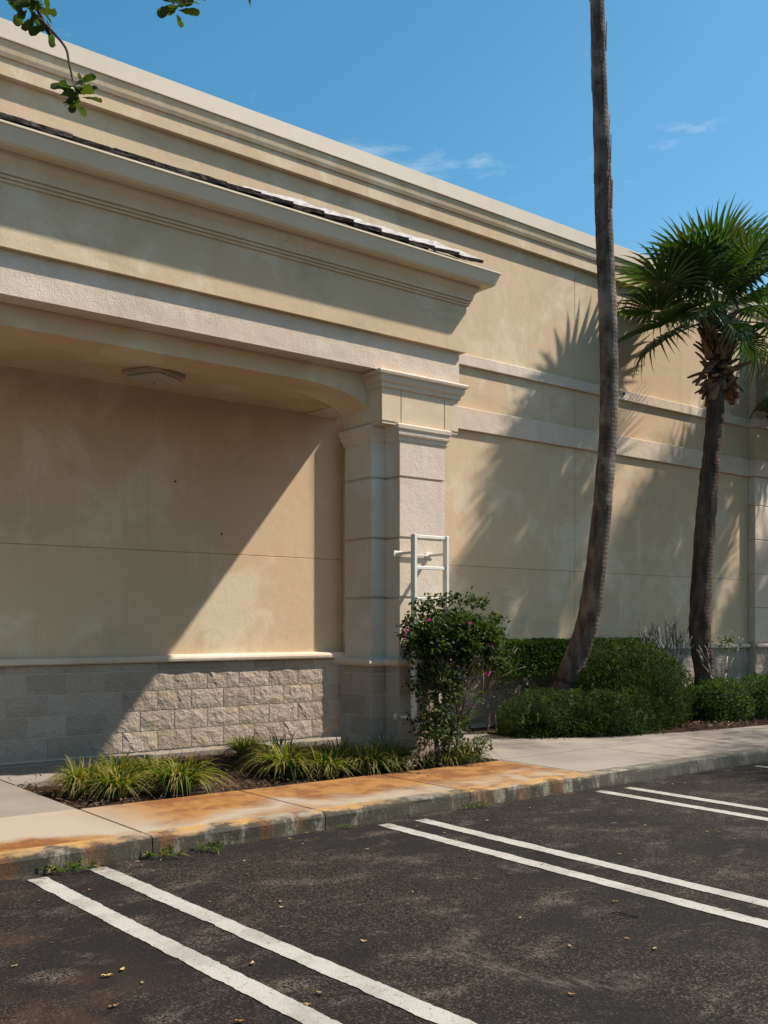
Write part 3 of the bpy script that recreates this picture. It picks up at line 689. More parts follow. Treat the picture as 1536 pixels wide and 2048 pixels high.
def boots(root, c0, c1, rad, n, seed):
    r = random.Random(seed)
    def bm_(w0, w1, ln):
        pts = []
        V, Fq = [], []
        for s, w, th, z in ((0, w0, .05, 0), (.35, w0*.82, .045, .008), (.7, w1, .04, .03), (1, w1*.9, .028, .06)):
            for a, b in ((-1, -1), (1, -1), (1, 1), (-1, 1)): V.append((a*w/2, b*th/2 - z, s*ln))
        for k in range(3):
            for j in range(4): Fq.append((k*4+j, k*4+(j+1) % 4, k*4+4+(j+1) % 4, k*4+4+j))
        Fq += [(3, 2, 1, 0), (12, 13, 14, 15)]
        return mesh('leaf_base', V, Fq, M['boot'])
    ms = [bm_(0.19, 0.11, 0.36), bm_(0.17, 0.095, 0.32), bm_(0.20, 0.13, 0.28)]
    for i in range(n):
        f = i/n; p = c0.lerp(c1, f); az = math.radians(i*137.5 + r.uniform(-15, 15))
        tilt = math.radians(r.uniform(14, 40)) if f > 0.40 else math.radians(r.uniform(40, 160))
        d = Vector((math.cos(az), math.sin(az), 0)); q = p + d*(rad*(0.75+0.25*(1-abs(f-.5))))
        link('leaf_base', r.choice(ms), root, q, (tilt, r.uniform(-.2, .2), az + math.pi/2), r.uniform(0.62, 0.98))
# tall palm close to the wall
YT = 8.42
tp = [at(1108, 1470, 8.92), at(1130, 1372, 8.9), at(1168, 1270, 8.72), at(1186, 1180, 8.56), at(1206, 1000, YT), at(1218, 820, YT), at(1216, 640, YT), at(1209, 480, YT), at(1204, 300, YT), at(1198, 140, YT), at(1194, -10, YT), at(1192, -60, YT)]
tp[0].z = 0.02
tall = empty('tall_palm', tp[0]); tag(tall, 'tall bare grey palm trunk leaning out of the shrubs before the wall', 'palm tree')
loc = [p - tp[0] for p in tp]
link('trunk', trunk_mesh('trunk', loc, [0.20, 0.155, 0.148, 0.140, 0.122, 0.118, 0.120, 0.113, 0.106, 0.097, 0.090, 0.085], M['bark_pale'], 150, 22, 0.05), tall)
def bark_flaps():
    P = []
    sp = spline(loc, 200)
    for k in range(34):
        i = rnd.randint(125, 185); th = rnd.uniform(0, 2*math.pi); ln = rnd.uniform(.12, .38); w = rnd.uniform(.04, .09)
        r0 = 0.106 - 0.022*(i-125)/60; c0 = sp[i]; d = Vector((math.cos(th), math.sin(th), 0)); s = Vector((-d.y, d.x, 0)); off = rnd.uniform(-0.004, 0.003)
        a = c0 + d*(r0+.002); b = c0 + d*(r0+off+.008) + Vector((0, 0, ln))
        th2 = d*0.008
        P.append(([a-s*w/2, a+s*w/2, b+s*w*.3, b-s*w*.3, a-s*w/2+th2, a+s*w/2+th2, b+s*w*.3+th2, b-s*w*.3+th2], [(3, 2, 1, 0), (4, 5, 6, 7), (0, 1, 5, 4), (1, 2, 6, 5), (2, 3, 7, 6), (3, 0, 4, 7)]))
    return P
for vs, fs in bark_flaps(): link('bark_strip', mesh('bark_strip', vs, fs, M['bark_pale']), tall)
# sabal palm in view
def sabal(name, label, pts, rads, crown_c, n, seed, hand=(), scale=1.0, boots_len=0.95):
    root = empty(name, pts[0]); tag(root, label, 'palm tree', 'cabbage palms along the wall')
    lp = [p-pts[0] for p in pts]
    link('trunk', trunk_mesh('trunk', lp, rads, M['bark_dark'], 90, 20, 0.08), root)
    boots(root, lp[-1] - Vector((0, 0, boots_len-0.12)), lp[-1] + Vector((0, 0, 0.15)), 0.17, 64, seed)
    crown(root, crown_c - pts[0], n, seed, scale, -38, hand)
    return root
YS = 8.8
sp_pts = [at(1410, 1452, YS), at(1409, 1345, YS), at(1400, 1250, YS), at(1412, 1030, YS), at(1426, 880, YS), at(1434, 760, YS), at(1436, 670, YS)]
sp_pts[0].z = 0.03
AZL = math.degrees(math.atan2(-RT.y, -RT.x))      # azimuth that points to the left of the picture
hand = [(AZL+5, 36, 1.08), (AZL-14, 16, 1.08), (AZL+14, -6, 1.1), (AZL-10, -18, 1.0), (AZL+26, 58, 1.0), (AZL+48, -8, .86), (AZL+60, 66, 1.0), (AZL+175, 58, 1.0), (AZL+110, 84, 1.02), (AZL-70, 78, .98), (AZL+190, 22, .95), (AZL+160, -6, .92), (AZL+205, -24, .9), (AZL+95, -26, .8), (AZL+128, 35, .85)]
sabal('cabbage_palm', 'green fan-leaved palm with shaggy leaf bases, standing before the wall', sp_pts, [0.15, 0.148, 0.158, 0.145, 0.13, 0.125, 0.12], at(1436, 640, YS), 23, 21, hand)
# its neighbour out of frame to the right: fronds at the right edge, shadows on the wall
for px, py, zt, lbl, sd in ((16.9, 8.9, 5.5, 'fan-leaved palm at the right edge with only its frond tips in view', 33), (20.6, 8.5, 6.0, 'fan-leaved palm standing furthest along the wall', 44), (17.4, 7.9, 7.3, 'tall fan-leaved palm nearest the kerb at the right', 55)):
    b0 = Vector((px, py, 0.03)); pts = [b0, b0+Vector((0.05, 0, zt*.3)), b0+Vector((0.08, .02, zt*.65)), b0+Vector((0.05, 0, zt))]
    sabal('cabbage_palm', lbl, pts, [0.16, 0.15, 0.14, 0.125], pts[-1]+Vector((0, 0, .06)), 20 if sd == 33 else 13, sd)

# ------------------------------------------------------------------ shrubs
def shell_points(N, c, rx, ry, rz, lump=0.16, ls=2.2, inner=0.30, zmin=None, box_=False):
    out = []; nn = []
    while len(out) < N:
        v = Vector(nrg.normal(size=3)); v.normalize()
        if box_:
            m = max(abs(v.x), abs(v.y), abs(v.z)); v2 = v/ m; v2 = v2.lerp(v*1.15, 0.18)
        else: v2 = v
        k = 1 + lump*mnoise.noise(Vector((v.x*rx, v.y*ry, v.z*rz))*ls + Vector(c)*1.7) + 0.5*lump*mnoise.noise(Vector((v.x*rx, v.y*ry, v.z*rz))*ls*3.1 + Vector(c))
        k *= 1 - inner*nrg.random()**2.2
        p = Vector((c[0]+v2.x*rx*k, c[1]+v2.y*ry*k, c[2]+v2.z*rz*k))
        if zmin is not None and p.z < zmin: continue
        out.append(p); nn.append(v)
    return np.array(out), np.array(nn)
def foliage(name, parent, c, rx, ry, rz, N, L0, W0, cols, lump=0.16, ls=2.2, inner=0.3, zmin=None, spread=0.8, up=0.3, mat='leaf', box_=False):
    P, n = shell_points(N, c, rx, ry, rz, lump, ls, inner, zmin, box_)
    d = n*0.7 + nrg.normal(size=P.shape)*spread; d[:, 2] += up
    nr = n + nrg.normal(size=P.shape)*0.6
    me = leaf_cloud(name, P - np.array(parent.location), d, nr, L0*nrg.uniform(.7, 1.3, N), W0*nrg.uniform(.7, 1.3, N), tints(N, cols), M[mat])
    return link(name, me, parent)
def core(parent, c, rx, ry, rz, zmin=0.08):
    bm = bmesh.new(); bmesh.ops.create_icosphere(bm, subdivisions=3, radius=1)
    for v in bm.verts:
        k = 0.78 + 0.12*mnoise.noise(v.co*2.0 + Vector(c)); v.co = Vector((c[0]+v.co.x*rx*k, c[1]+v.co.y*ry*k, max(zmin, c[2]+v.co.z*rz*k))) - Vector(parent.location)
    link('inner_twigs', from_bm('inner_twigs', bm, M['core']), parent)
def stems(parent, base_pts, rad, name='stem', mat='stem'):
    for pts in base_pts:
        sp = spline(pts, 9); link(name, mesh(name, *tube([p-Vector(parent.location) for p in sp], [rad*(1-.6*i/8) for i in range(9)], 6, .15, 20), M[mat], True), parent)
GREEN = [(0.022, 0.040, 0.008), (0.034, 0.056, 0.010), (0.013, 0.026, 0.006), (0.056, 0.078, 0.015)]
BRIGHT = [(0.040, 0.078, 0.012), (0.058, 0.098, 0.015), (0.024, 0.050, 0.009)]
# clipped dome
rb = empty('dome_shrub', (11.15, 8.75, 0.05)); tag(rb, 'dark green clipped dome shrub right of the leaning palm trunk', 'shrub')
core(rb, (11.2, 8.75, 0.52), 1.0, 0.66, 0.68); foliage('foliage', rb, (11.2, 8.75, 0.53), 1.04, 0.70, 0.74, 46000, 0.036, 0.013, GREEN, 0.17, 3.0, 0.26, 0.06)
stems(rb, [[(11.15+a, 8.75+b, 0.03), (11.15+a*1.6, 8.75+b*1.6, 0.3), (11.15+a*3, 8.75+b*3, 0.7)] for a, b in ((-.1, 0), (.1, .05), (0, -.1))], 0.03)
# low spreading shrub in front
ls_ = empty('spreading_shrub', (9.75, 8.55, 0.05)); tag(ls_, 'low spreading fine-leaved shrub at the foot of the leaning palm', 'shrub')
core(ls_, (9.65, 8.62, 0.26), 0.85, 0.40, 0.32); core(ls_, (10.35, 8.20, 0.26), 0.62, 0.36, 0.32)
foliage('foliage', ls_, (9.62, 8.62, 0.27), 0.95, 0.44, 0.36, 19000, 0.042, 0.010, GREEN, 0.42, 2.6, 0.34, 0.07); foliage('foliage', ls_, (10.35, 8.18, 0.28), 0.74, 0.42, 0.36, 15000, 0.042, 0.010, GREEN, 0.42, 2.6, 0.34, 0.07)
stems(ls_, [[(9.7+a, 8.55, 0.03), (9.7+a*2, 8.5, 0.15), (9.7+a*4, 8.5, 0.35)] for a in (-.1, .05, .15)], 0.02)
# low loose shrubs further right
for i, (x, y, rx, ry, rz, lb) in enumerate(((13.05, 8.55, .62, .46, .40, 'loose low green shrub beside the cabbage palm trunk'), (14.15, 8.35, .70, .45, .46, 'loose low green shrub at the right edge under the far pilaster'), (15.5, 8.5, .8, .5, .5, 'loose low green shrub out beyond the right edge'))):
    s_ = empty('loose_shrub', (x, y, 0.05)); tag(s_, lb, 'shrub')
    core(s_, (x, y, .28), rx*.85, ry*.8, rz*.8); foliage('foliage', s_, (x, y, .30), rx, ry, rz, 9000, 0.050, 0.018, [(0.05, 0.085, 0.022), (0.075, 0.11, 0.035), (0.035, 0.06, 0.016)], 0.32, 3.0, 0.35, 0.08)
    stems(s_, [[(x+a, y, 0.03), (x+a*2, y, 0.2), (x+a*3, y, 0.45)] for a in (-.08, .09)], 0.015)
# stray shoots and dead sprigs standing out of the shrubs
def shoots(parent, c, rx, ry, rz, n, cols, sd):
    r = random.Random(sd); P = []; tw = []
    for _ in range(n):
        a = r.uniform(0, 2*math.pi); e = r.uniform(.05, 1.2); d = Vector((math.cos(a)*math.cos(e), math.sin(a)*math.cos(e), math.sin(e)))
        p = Vector((c[0]+d.x*rx*.93, c[1]+d.y*ry*.93, c[2]+d.z*rz*.93)) - Vector(parent.location); q = p + (d + Vector((r.uniform(-.4, .4), r.uniform(-.4, .4), .5))).normalized()*r.uniform(.07, .17)
        tw.append(tube([p, q], [.003, .002], 4))
        for k in range(9): P.append(tuple(p.lerp(q, .25+.75*k/8)))
    P = np.array(P)
    link('shoot_leaves', leaf_cloud('shoot_leaves', P, nrg.normal(size=P.shape)+np.array([0, 0, .7]), nrg.normal(size=P.shape), .038, .014, tints(len(P), cols), M['leaf']), parent); link('shoots', mesh('shoots', *join(tw), M['stem']), parent)
SH = [(0.06, 0.09, 0.018), (0.08, 0.105, 0.022), (0.13, 0.10, 0.045)]
shoots(rb, (11.2, 8.75, 0.53), 1.04, .70, .74, 60, SH, 1); shoots(ls_, (9.62, 8.62, .27), .95, .44, .36, 40, SH, 2); shoots(ls_, (10.35, 8.18, .28), .74, .42, .36, 36, SH, 3)
# clipped hedge against the wall
hd = empty('clipped_hedge', (11.1, 9.62, 0.05)); tag(hd, 'flat-topped bright green clipped hedge running along the wall', 'hedge')
def hedge_leaves(N):
    P, n = [], []
    while len(P) < N:
        x = nrg.uniform(9.35, 12.75); f = nrg.random()
        lx = 0.02*mnoise.noise((x*3, 0, 0))
        if f < 0.42: p = (x, nrg.uniform(9.42, 9.85), 1.27 - abs(nrg.normal())*0.03 + lx*2); q = (0, -.2, 1)
        elif f < 0.85:
            z = 0.72 + 0.55*nrg.random()**0.8; p = (x, 9.42 + abs(nrg.normal())*0.05 + lx, z); q = (0, -1, .2)
        else: p = (x, nrg.uniform(9.4, 9.86), nrg.uniform(0.35, 1.2)); q = (nrg.normal(), -1, .3)
        if p[2] < 0.80 + 0.14*mnoise.noise((x*2.2, 5, 0)) and nrg.random() < 0.75: continue
        P.append(p); n.append(q)
    return np.array(P), np.array(n, float)
P, n = hedge_leaves(17000)
link('foliage', leaf_cloud('foliage', P-np.array(hd.location), n*0.6+nrg.normal(size=P.shape)*0.8+np.array([0, 0, .5]), n+nrg.normal(size=P.shape)*.6, 0.046*nrg.uniform(.7, 1.3, len(P)), 0.026*nrg.uniform(.7, 1.3, len(P)), tints(len(P), BRIGHT), M['leaf']), hd)
stems(hd, [[(x, 9.62, 0.03), (x+rnd.uniform(-.05, .05), 9.6, .5), (x+rnd.uniform(-.14, .14), 9.58, 1.12)] for x in np.arange(9.4, 12.8, 0.17)], 0.016)
# bare twiggy shrub
bs = empty('bare_shrub', (12.9, 9.15, 0.05)); tag(bs, 'leafless pale twiggy shrub before the cabbage palm trunk', 'shrub')
def grow(p, d, ln, r, depth, out, rr):
    q = p + d*ln; out.append(tube([p, p.lerp(q, .5) + Vector((rr.uniform(-.01, .01), rr.uniform(-.01, .01), 0)), q], [r, r*.85, r*.7], 5))
    if depth == 0: return [q]
    tips = []
    for k in range(rr.choice((2, 2, 3))):
        nd = (d + Vector((rr.uniform(-.6, .6), rr.uniform(-.6, .6), rr.uniform(-.05, .5)))).normalized(); tips += grow(q, nd, ln*rr.uniform(.62, .85), r*.72, depth-1, out, rr)
    return tips
for (bx, by, k0, hh) in ((12.60, 9.1, 3, .50), (12.72, 9.05, 4, .50), (12.84, 9.15, 5, .50), (13.18, 8.5, 8, .44)):
    out = []; rr = random.Random(k0); grow(Vector((bx, by, 0.05)) - Vector(bs.location), Vector((rr.uniform(-.12, .12), rr.uniform(-.1, .1), 1)).normalized(), hh, 0.024, 4, out, rr)
    link('branch', mesh('branch', *join(out), M['twig_pale'], True), bs)
tp_ = np.array([[13.2+rnd.gauss(0, .09), 8.5+rnd.gauss(0, .06), 1.22+rnd.gauss(0, .06)] for _ in range(90)]) - np.array(bs.location)
link('foliage', leaf_cloud('foliage', tp_, nrg.normal(size=tp_.shape)+np.array([0, 0, .5]), nrg.normal(size=tp_.shape)+np.array([0, 0, 1]), 0.05, 0.025, tints(90, BRIGHT), M['leaf']), bs)

# flowering shrub before the pier
fb_c = at(905, 1262, 7.35); fbase = Vector((6.72, 7.45, 0.08))
fs_ = empty('flowering_shrub', fbase); tag(fs_, 'leggy green shrub with magenta flowers in front of the ladder', 'shrub')
out_tips = []; rr = random.Random(6)
for k in range(6):
    o_ = []; ang = k*1.05; b0 = Vector((0.10*math.cos(ang), 0.08*math.sin(ang), 0))
    d0 = Vector((0.16*math.cos(ang)+rr.uniform(-.1, .12), 0.12*math.sin(ang), 1)).normalized()
    out_tips += grow(b0, d0, rr.uniform(.36, .48), 0.021, 4, o_, rr)
    link('stem', mesh('stem', *join(o_), M['stem'], True), fs_)
cc = np.array(fb_c - fbase)
def shrub_leaves():
    P = []
    cl = []
    for _ in range(150):
        v = Vector(nrg.normal(size=3)).normalized(); k = nrg.random()**.45
        cl.append((cc[0]+v.x*0.56*k, cc[1]+v.y*0.36*k, cc[2]-0.05+v.z*(0.20 if v.z > 0 else 0.27)*k*(0.75+0.5*nrg.random()), 0.055))
    for _ in range(44):   # hanging lower twigs
        cl.append((cc[0]-.04+nrg.normal()*0.24, cc[1]+nrg.normal()*0.2, nrg.uniform(0.22, 1.0), 0.055))
    for _ in range(14): cl.append((cc[0]-.36+nrg.normal()*0.07, cc[1]+nrg.normal()*0.1, nrg.uniform(0.35, 1.0), 0.055))
    for t_ in [t_ for t_ in out_tips if t_.z > .7][:60]: cl.append((cc[0]+max(-.5, min(.5, t_.x*.7-cc[0])), t_.y*.8, min(t_.z, cc[2]+.18), .045))
    for sx, sz in ((-.60, -.02), (-.57, .10), (.62, .12), (.60, -.10), (-.42, .24), (.22, .30), (-.25, -.34), (.35, -.36), (-.46, .02), (-.50, -.12), (.5, .06), (-.3, .27), (.38, .28), (.05, .33), (-.12, .3), (.55, -.02)): cl.append((cc[0]+sx, cc[1], cc[2]+sz, .045))
    for x, y, z, s in cl:
        m = 60 if z > 0.8 else 26
        for _ in range(m): P.append((x+nrg.normal()*s, y+nrg.normal()*s, z+nrg.normal()*s*.8))
    return np.array(P)
P = shrub_leaves(); P = P[P[:, 2] > 0.05]
link('foliage', leaf_cloud('foliage', P, nrg.normal(size=P.shape)+np.array([0, 0, .1]), nrg.normal(size=P.shape)*.7+np.array([.2, -.2, 1]), 0.048*nrg.uniform(.7, 1.3, len(P)), 0.030*nrg.uniform(.7, 1.3, len(P)), tints(len(P), [(0.028, 0.056, 0.010), (0.045, 0.080, 0.014), (0.016, 0.034, 0.007), (0.07, 0.07, 0.018)]), M['leaf']), fs_)
for u, v, k in ((936, 1243, 5), (980, 1291, 8), (815, 1262, 5), (853, 1238, 4), (975, 1347, 5), (940, 1404, 4)):
    p = at(u, v, 7.35 - .34*(1 if v < 1400 else .3)) - fbase; q = np.array([[p.x+nrg.normal()*.016, p.y+nrg.normal()*.016, p.z+nrg.normal()*.016] for _ in range(k)])
    link('flower', leaf_cloud('flower', q, nrg.normal(size=q.shape), nrg.normal(size=q.shape), 0.034, 0.026, tints(k, [(0.36, 0.02, 0.19), (0.50, 0.05, 0.27)]), M['petal']), fs_)

# strap-leaved clumps (border grass)
def clump_mesh(seed, n, H, cols, wid=0.011, fall=1.0):
    r = random.Random(seed); V, Fq, T = [], [], []
    for i in range(n):
        az = r.uniform(0, 2*math.pi); d = Vector((math.cos(az), math.sin(az), 0)); s = Vector((-d.y, d.x, 0))
        Ln = H*r.uniform(.75, 1.35); b = d*r.uniform(0, .11) + s*r.uniform(-.07, .07); lean = (.30+.95*r.random()**.8)*fall; w = wid*r.uniform(.7, 1.3)
        col = r.choice(cols); g = r.uniform(.75, 1.25); tipc = r.random() < .35; o = len(V)
        K = 6
        for k in range(K+1):
            f = k/K; p = b + d*(Ln*lean*(f**1.5)*.75) + Vector((0, 0, Ln*(f*(1.05) - lean*.85*f**2.4))); p.z = max(p.z, .015)
            ww = w*(1-f**3)*(0.7+.3*min(1, f*4)); V += [p+s*ww/2, p+Vector((0, 0, -ww*.25)), p-s*ww/2]
        for k in range(K):
            a = o+k*3; Fq += [(a, a+1, a+4, a+3), (a+1, a+2, a+5, a+4)]
            c = tuple(x*g for x in col)
            if tipc and k >= 4: c = (0.30*g, 0.21*g, 0.08*g)
            T += [c, c]
    me = mesh('strap_leaf_clump', V, Fq, M['leaf'], True); set_tint(me, np.array(T)); return me
YG = [(0.13, 0.155, 0.018), (0.075, 0.115, 0.014), (0.20, 0.195, 0.032), (0.040, 0.075, 0.010), (0.27, 0.22, 0.07)]
DG = [(0.035, 0.060, 0.014), (0.05, 0.075, 0.018), (0.12, 0.10, 0.045), (0.025, 0.045, 0.010)]
CM = [clump_mesh(200+i, 330, h, YG, .014) for i, h in enumerate((.37, .34, .40, .35))]; CD = [clump_mesh(300+i, 130, h, DG, .014) for i, h in enumerate((.34, .40))]
clumps = [((3.26, 8.12), 0, .95, 'leftmost yellow-green grass clump in the bed, nearest the bed corner'), ((3.72, 8.50), 1, .95, 'yellow-green grass clump behind the left group, close to the block wall'), ((3.42, 7.80), 1, .95, 'yellow-green grass clump at the front left corner of the bed'),
          ((3.92, 7.66), 2, 1.05, 'yellow-green grass clump before the bare mulch gap, at the front edge'), ((3.95, 8.20), 3, .95, 'yellow-green grass clump in the middle of the left group'),
          ((5.55, 9.35), 3, .85, 'small dark grass clump at the concrete strip under the block wall'), ((5.10, 7.85), 0, 1.05, 'yellow-green grass clump first right of the bare mulch gap'), ((5.30, 8.25), 2, 1.0, 'yellow-green grass clump at the back of the right group'),
          ((5.40, 7.62), 1, 1.0, 'yellow-green grass clump at the front of the right group, near the slab joint'), ((5.72, 7.95), 3, 1.05, 'yellow-green grass clump in the middle of the right group'), ((5.80, 7.55), 0, 1.0, 'yellow-green grass clump left of the pier, at the front edge'),
          ((6.12, 7.62), 2, .98, 'rightmost yellow-green grass clump, against the pier plinth')]
for (x, y), k, s, lb in clumps:
    o = link('strap_leaf_clump', CM[k], None, (x, y, .09), (0, 0, rnd.uniform(0, 6.3)), s); tag(o, lb, 'grass clump', 'border grass clumps in the pier bed')
for (x, y), k, s, lb in (((6.42, 7.42), 0, .62, 'small dark grass tuft before the middle of the pier plinth'), ((6.66, 7.36), 0, .8, 'dark strap-leaved plant under the left of the flowering shrub'), ((6.86, 7.42), 1, .9, 'dark strap-leaved plant directly under the flowering shrub'), ((7.04, 7.42), 1, .85, 'strap-leaved plant with pale tips at the right end of the bed')):
    tag(link('strap_leaf_plant', CD[k], None, (x, y, .09), (0, 0, rnd.uniform(0, 6.3)), s), lb, 'plant', 'dark strap-leaved plants under the flowering shrub')
# weeds at the kerb foot
WM = [clump_mesh(400+i, 60, .10, [(0.06, 0.11, 0.02), (0.10, 0.13, 0.03), (0.05, 0.08, 0.02)], .012, 1.1) for i in range(2)]
for (u, v), s, lb in (((118, 1738), 1.1, 'green weed tuft at the kerb foot near the leftmost painted line'), ((298, 1706), 1.0, 'green weed tuft at the kerb foot below the first slab joint'), ((398, 1692), .9, 'yellowish weed tuft at the kerb foot, third from the left'), ((950, 1616), .75, 'small weed tuft at the kerb foot between the middle and right painted lines'), ((655, 1648), .4, 'tiny weed at the kerb joint left of the middle painted lines')):
    p = on_ground(u, v); tag(link('weed_tuft', WM[rnd.randint(0, 1)], None, (p.x, KY-.03, 0.0), (0, 0, rnd.uniform(0, 6)), (s*1.3, s*.7, s)), lb, 'weed', 'weeds at the kerb foot')

# ------------------------------------------------------------------ fallen leaves and a stick on the asphalt
def fl_mesh(seed):
    r = random.Random(seed); n = 8; V = []; Ln, W = .055, .024
    for i in range(n):
        f = i/(n-1); w = W*math.sin(math.pi*min(1, f*.92+.06))**.8*r.uniform(.8, 1.1); z = .003 + .010*abs(f-.5)*r.uniform(.5, 1.8)
        V += [(Ln*(f-.5), w*.5, z+.006*r.random()), (Ln*(f-.5), 0, z-.001), (Ln*(f-.5), -w*.5, z+.006*r.random())]
    Fq = []
    for i in range(n-1):
        a = i*3; Fq += [(a, a+1, a+4, a+3), (a+1, a+2, a+5, a+4)]
    me = mesh('fallen_leaf', V, Fq, M['dry']); return me
FL = [fl_mesh(i) for i in range(5)]
leaf_px = [(215,1955,1.5,'curled brown leaf nearest the bottom left, left of the painted lines'),(228,2016,1.3,'flat tan leaf at the bottom edge between the left painted lines'),(728,1885,1.0,'small orange leaf alone on the dark asphalt right of the left lines'),(1140,1895,.9,'tiny orange leaf above the pale tyre arc'),(1143,1992,1.1,'tan leaf beside the pale tyre arc at the bottom'),(1232,1806,1.2,'curled tan leaf just below the lower middle painted line'),(562,1806,1.1,'upright tan leaf below the middle of the left lines'),(563,1817,1.0,'pale leaf lying under the upright tan one'),(950,1760,.8,'small yellow leaf near the middle painted line'),(826,1786,.8,'small pale leaf in the open stall, left of centre'),(1455,1822,1.2,'tan leaf between the middle painted lines at the right edge'),(1240,1710,1.0,'yellow leaf above the upper middle painted line'),(640,1990,1.2,'flat tan leaf between the left lines near the bottom'),(480,2046,1.2,'orange leaf cut by the bottom edge')]
for u, v, s, lb in leaf_px:
    p = on_ground(u, v); tag(link('fallen_leaf', rnd.choice(FL), None, (p.x, p.y, .005), (rnd.uniform(-.2, .2), rnd.uniform(-.1, .1), rnd.uniform(0, 6.3)), s*.62), lb, 'fallen leaf', 'fallen leaves on the asphalt')
def scrap_label(p):
    a = ('left of the left pair of painted lines' if p.x < 2.03 else 'between the left pair of painted lines' if p.x < 2.53 else 'in the stall right of the left painted lines' if p.x < 4.64 else
         'between the middle pair of painted lines' if p.x < 5.09 else 'in the stall right of the middle painted lines' if p.x < 7.11 else 'by the right pair of painted lines')
    b = 'near the kerb' if p.y > 5.3 else 'midway out' if p.y > 4.3 else 'far out'
    return 'leaf scrap ' + a + ', ' + b
for u, v in ((275,1725),(283,1733),(322,1722),(490,1724),(440,1693),(495,1750),(580,1680),(606,1690),(615,1668),(735,1700),(835,1655),(890,1668),(912,1682),(1020,1750),(1270,1722),(1290,1652),(1345,1570),(1415,1665),(1440,1667),(1470,1680),(105,1888),(245,1942),(285,1968),(420,1806),(30,1935),(940,1705),(975,1643),(1085,1730),(1060,1618),(1230,1560),(1130,1590),(1370,1568),(1040,1838),(80,1804),(180,1782),(1310,1900),(1255,1880),(505,1930),(615,2012)):
    p = on_ground(u, v); tag(link('fallen_leaf', rnd.choice(FL), None, (p.x, p.y, .005), (rnd.uniform(-.2, .2), rnd.uniform(-.1, .1), rnd.uniform(0, 6.3)), rnd.uniform(.35, .72)), scrap_label(p), 'fallen leaf', 'leaf scraps on the asphalt')
p0, p1 = on_ground(1222, 1827), on_ground(1278, 1836)
st = link('fallen_stick', mesh('fallen_stick', *tube(spline([Vector((0, 0, .008)), (p1-p0)*.4+Vector((0, .02, .012)), (p1-p0)+Vector((0, 0, .008))], 8), [.005]*8, 6), M['oak']), None, p0); tag(st, 'thin dark stick on the asphalt below the middle painted lines', 'stick')
# dead leaves on the mulch by the dome shrub: one uncountable litter
P = []
for i in range(160):
    q = on_ground(rnd.uniform(1340, 1500) if i < 110 else rnd.uniform(1000, 1536), rnd.uniform(1428, 1452), .13)
    if q.y > 7.62 + max(0, 12.2-q.x)**1.9*0.055: P.append((q.x, q.y, .135))
P = np.array(P); dd = nrg.normal(size=P.shape); dd[:, 2] *= .3
tag(link('leaf_litter', leaf_cloud('leaf_litter', P, dd, nrg.normal(size=P.shape)*.4+np.array([0, 0, 1]), .06, .028, tints(len(P), [(0.36, 0.22, 0.10), (0.25, 0.12, 0.05), (0.45, 0.33, 0.18)]), M['chip'])), 'dry tan leaf litter on the mulch beside the dome shrub', 'leaf litter', kind='stuff')

# ------------------------------------------------------------------ oak overhead: trunk and limb out of frame, twigs hanging into view
oak_base = Vector((-2.3, 4.4, 0.0)); oak = empty('oak_tree', oak_base); tag(oak, 'oak twigs with small lobed leaves hanging in at the top left', 'tree')
O = lambda p: Vector(p) - oak_base
link('trunk', mesh('trunk', *tube(spline([O((-2.3, 4.4, 0)), O((-2.25, 4.4, 1.2)), O((-2.1, 4.3, 2.6)), O((-1.9, 4.2, 4.2)), O((-1.8, 4.2, 6.5))], 30), [.30-.17*i/29 for i in range(30)], 16, .15, 5), M['oak'], True), oak)
link('limb', mesh('limb', *tube(spline([O((-2.0, 4.25, 3.4)), O((-0.8, 4.0, 4.4)), O((0.4, 3.6, 4.75)), O((1.6, 3.0, 4.8)), O((2.6, 2.6, 4.7))], 24), [.10-.075*i/23 for i in range(24)], 10, .12, 8), M['oak'], True), oak)
P = []
while len(P) < 7000:
    c = rnd.choice(((-2, 4.2, 6.6, 1.8), (-0.8, 4.2, 6.0, 1.2), (0.6, 3.4, 5.9, .9), (-3.4, 4.0, 5.8, 1.3), (-2.2, 2.8, 5.6, 1.2)))
    p = Vector((rnd.gauss(c[0], c[3]*.5), rnd.gauss(c[1], c[3]*.5), rnd.gauss(c[2], c[3]*.4)))
    if p.z < 4.6 + 0.25*max(0, p.dot(AX)-2.5): continue
    P.append(p - oak_base)
P = np.array([tuple(p) for p in P])
link('crown', leaf_cloud('crown', P, nrg.normal(size=P.shape), nrg.normal(size=P.shape)+np.array([0, 0, 1]), .075, .032, tints(len(P), GREEN), M['leaf']), oak)
def oak_leaf(seed, Ln):
    r = random.Random(seed); V, Fq = [], []; prof = [(0, .004), (.18, .05), (.38, .13), (.5, .115), (.64, .19), (.76, .165), (.88, .19), (.97, .11), (1, .02)]
    for f, w in prof:
        z = .10*Ln*math.sin(f*2.2)+.01*Ln*r.uniform(-1, 1); ww = w*Ln*r.uniform(.85, 1.15)
        V += [(f*Ln, ww, z+.25*ww), (f*Ln, 0, z), (f*Ln, -ww*r.uniform(.8, 1.1), z+.25*ww)]
    for i in range(len(prof)-1):
        a = i*3; Fq += [(a, a+1, a+4, a+3), (a+1, a+2, a+5, a+4)]
    me = mesh('leaf', V, Fq, M['leaf'], True); g = r.uniform(.8, 1.3); set_tint(me, np.tile([.048*g, .070*g, .014*g], (len(Fq), 1))); return me
OL = [oak_leaf(i, .080) for i in range(6)]
def from_cam(u, v, depth):
    d = AX + RT*((u-U0)/F_PX); return Vector((0, 0, CAMZ)) + d*depth + Vector((0, 0, (V0-v)/F_PX*depth))
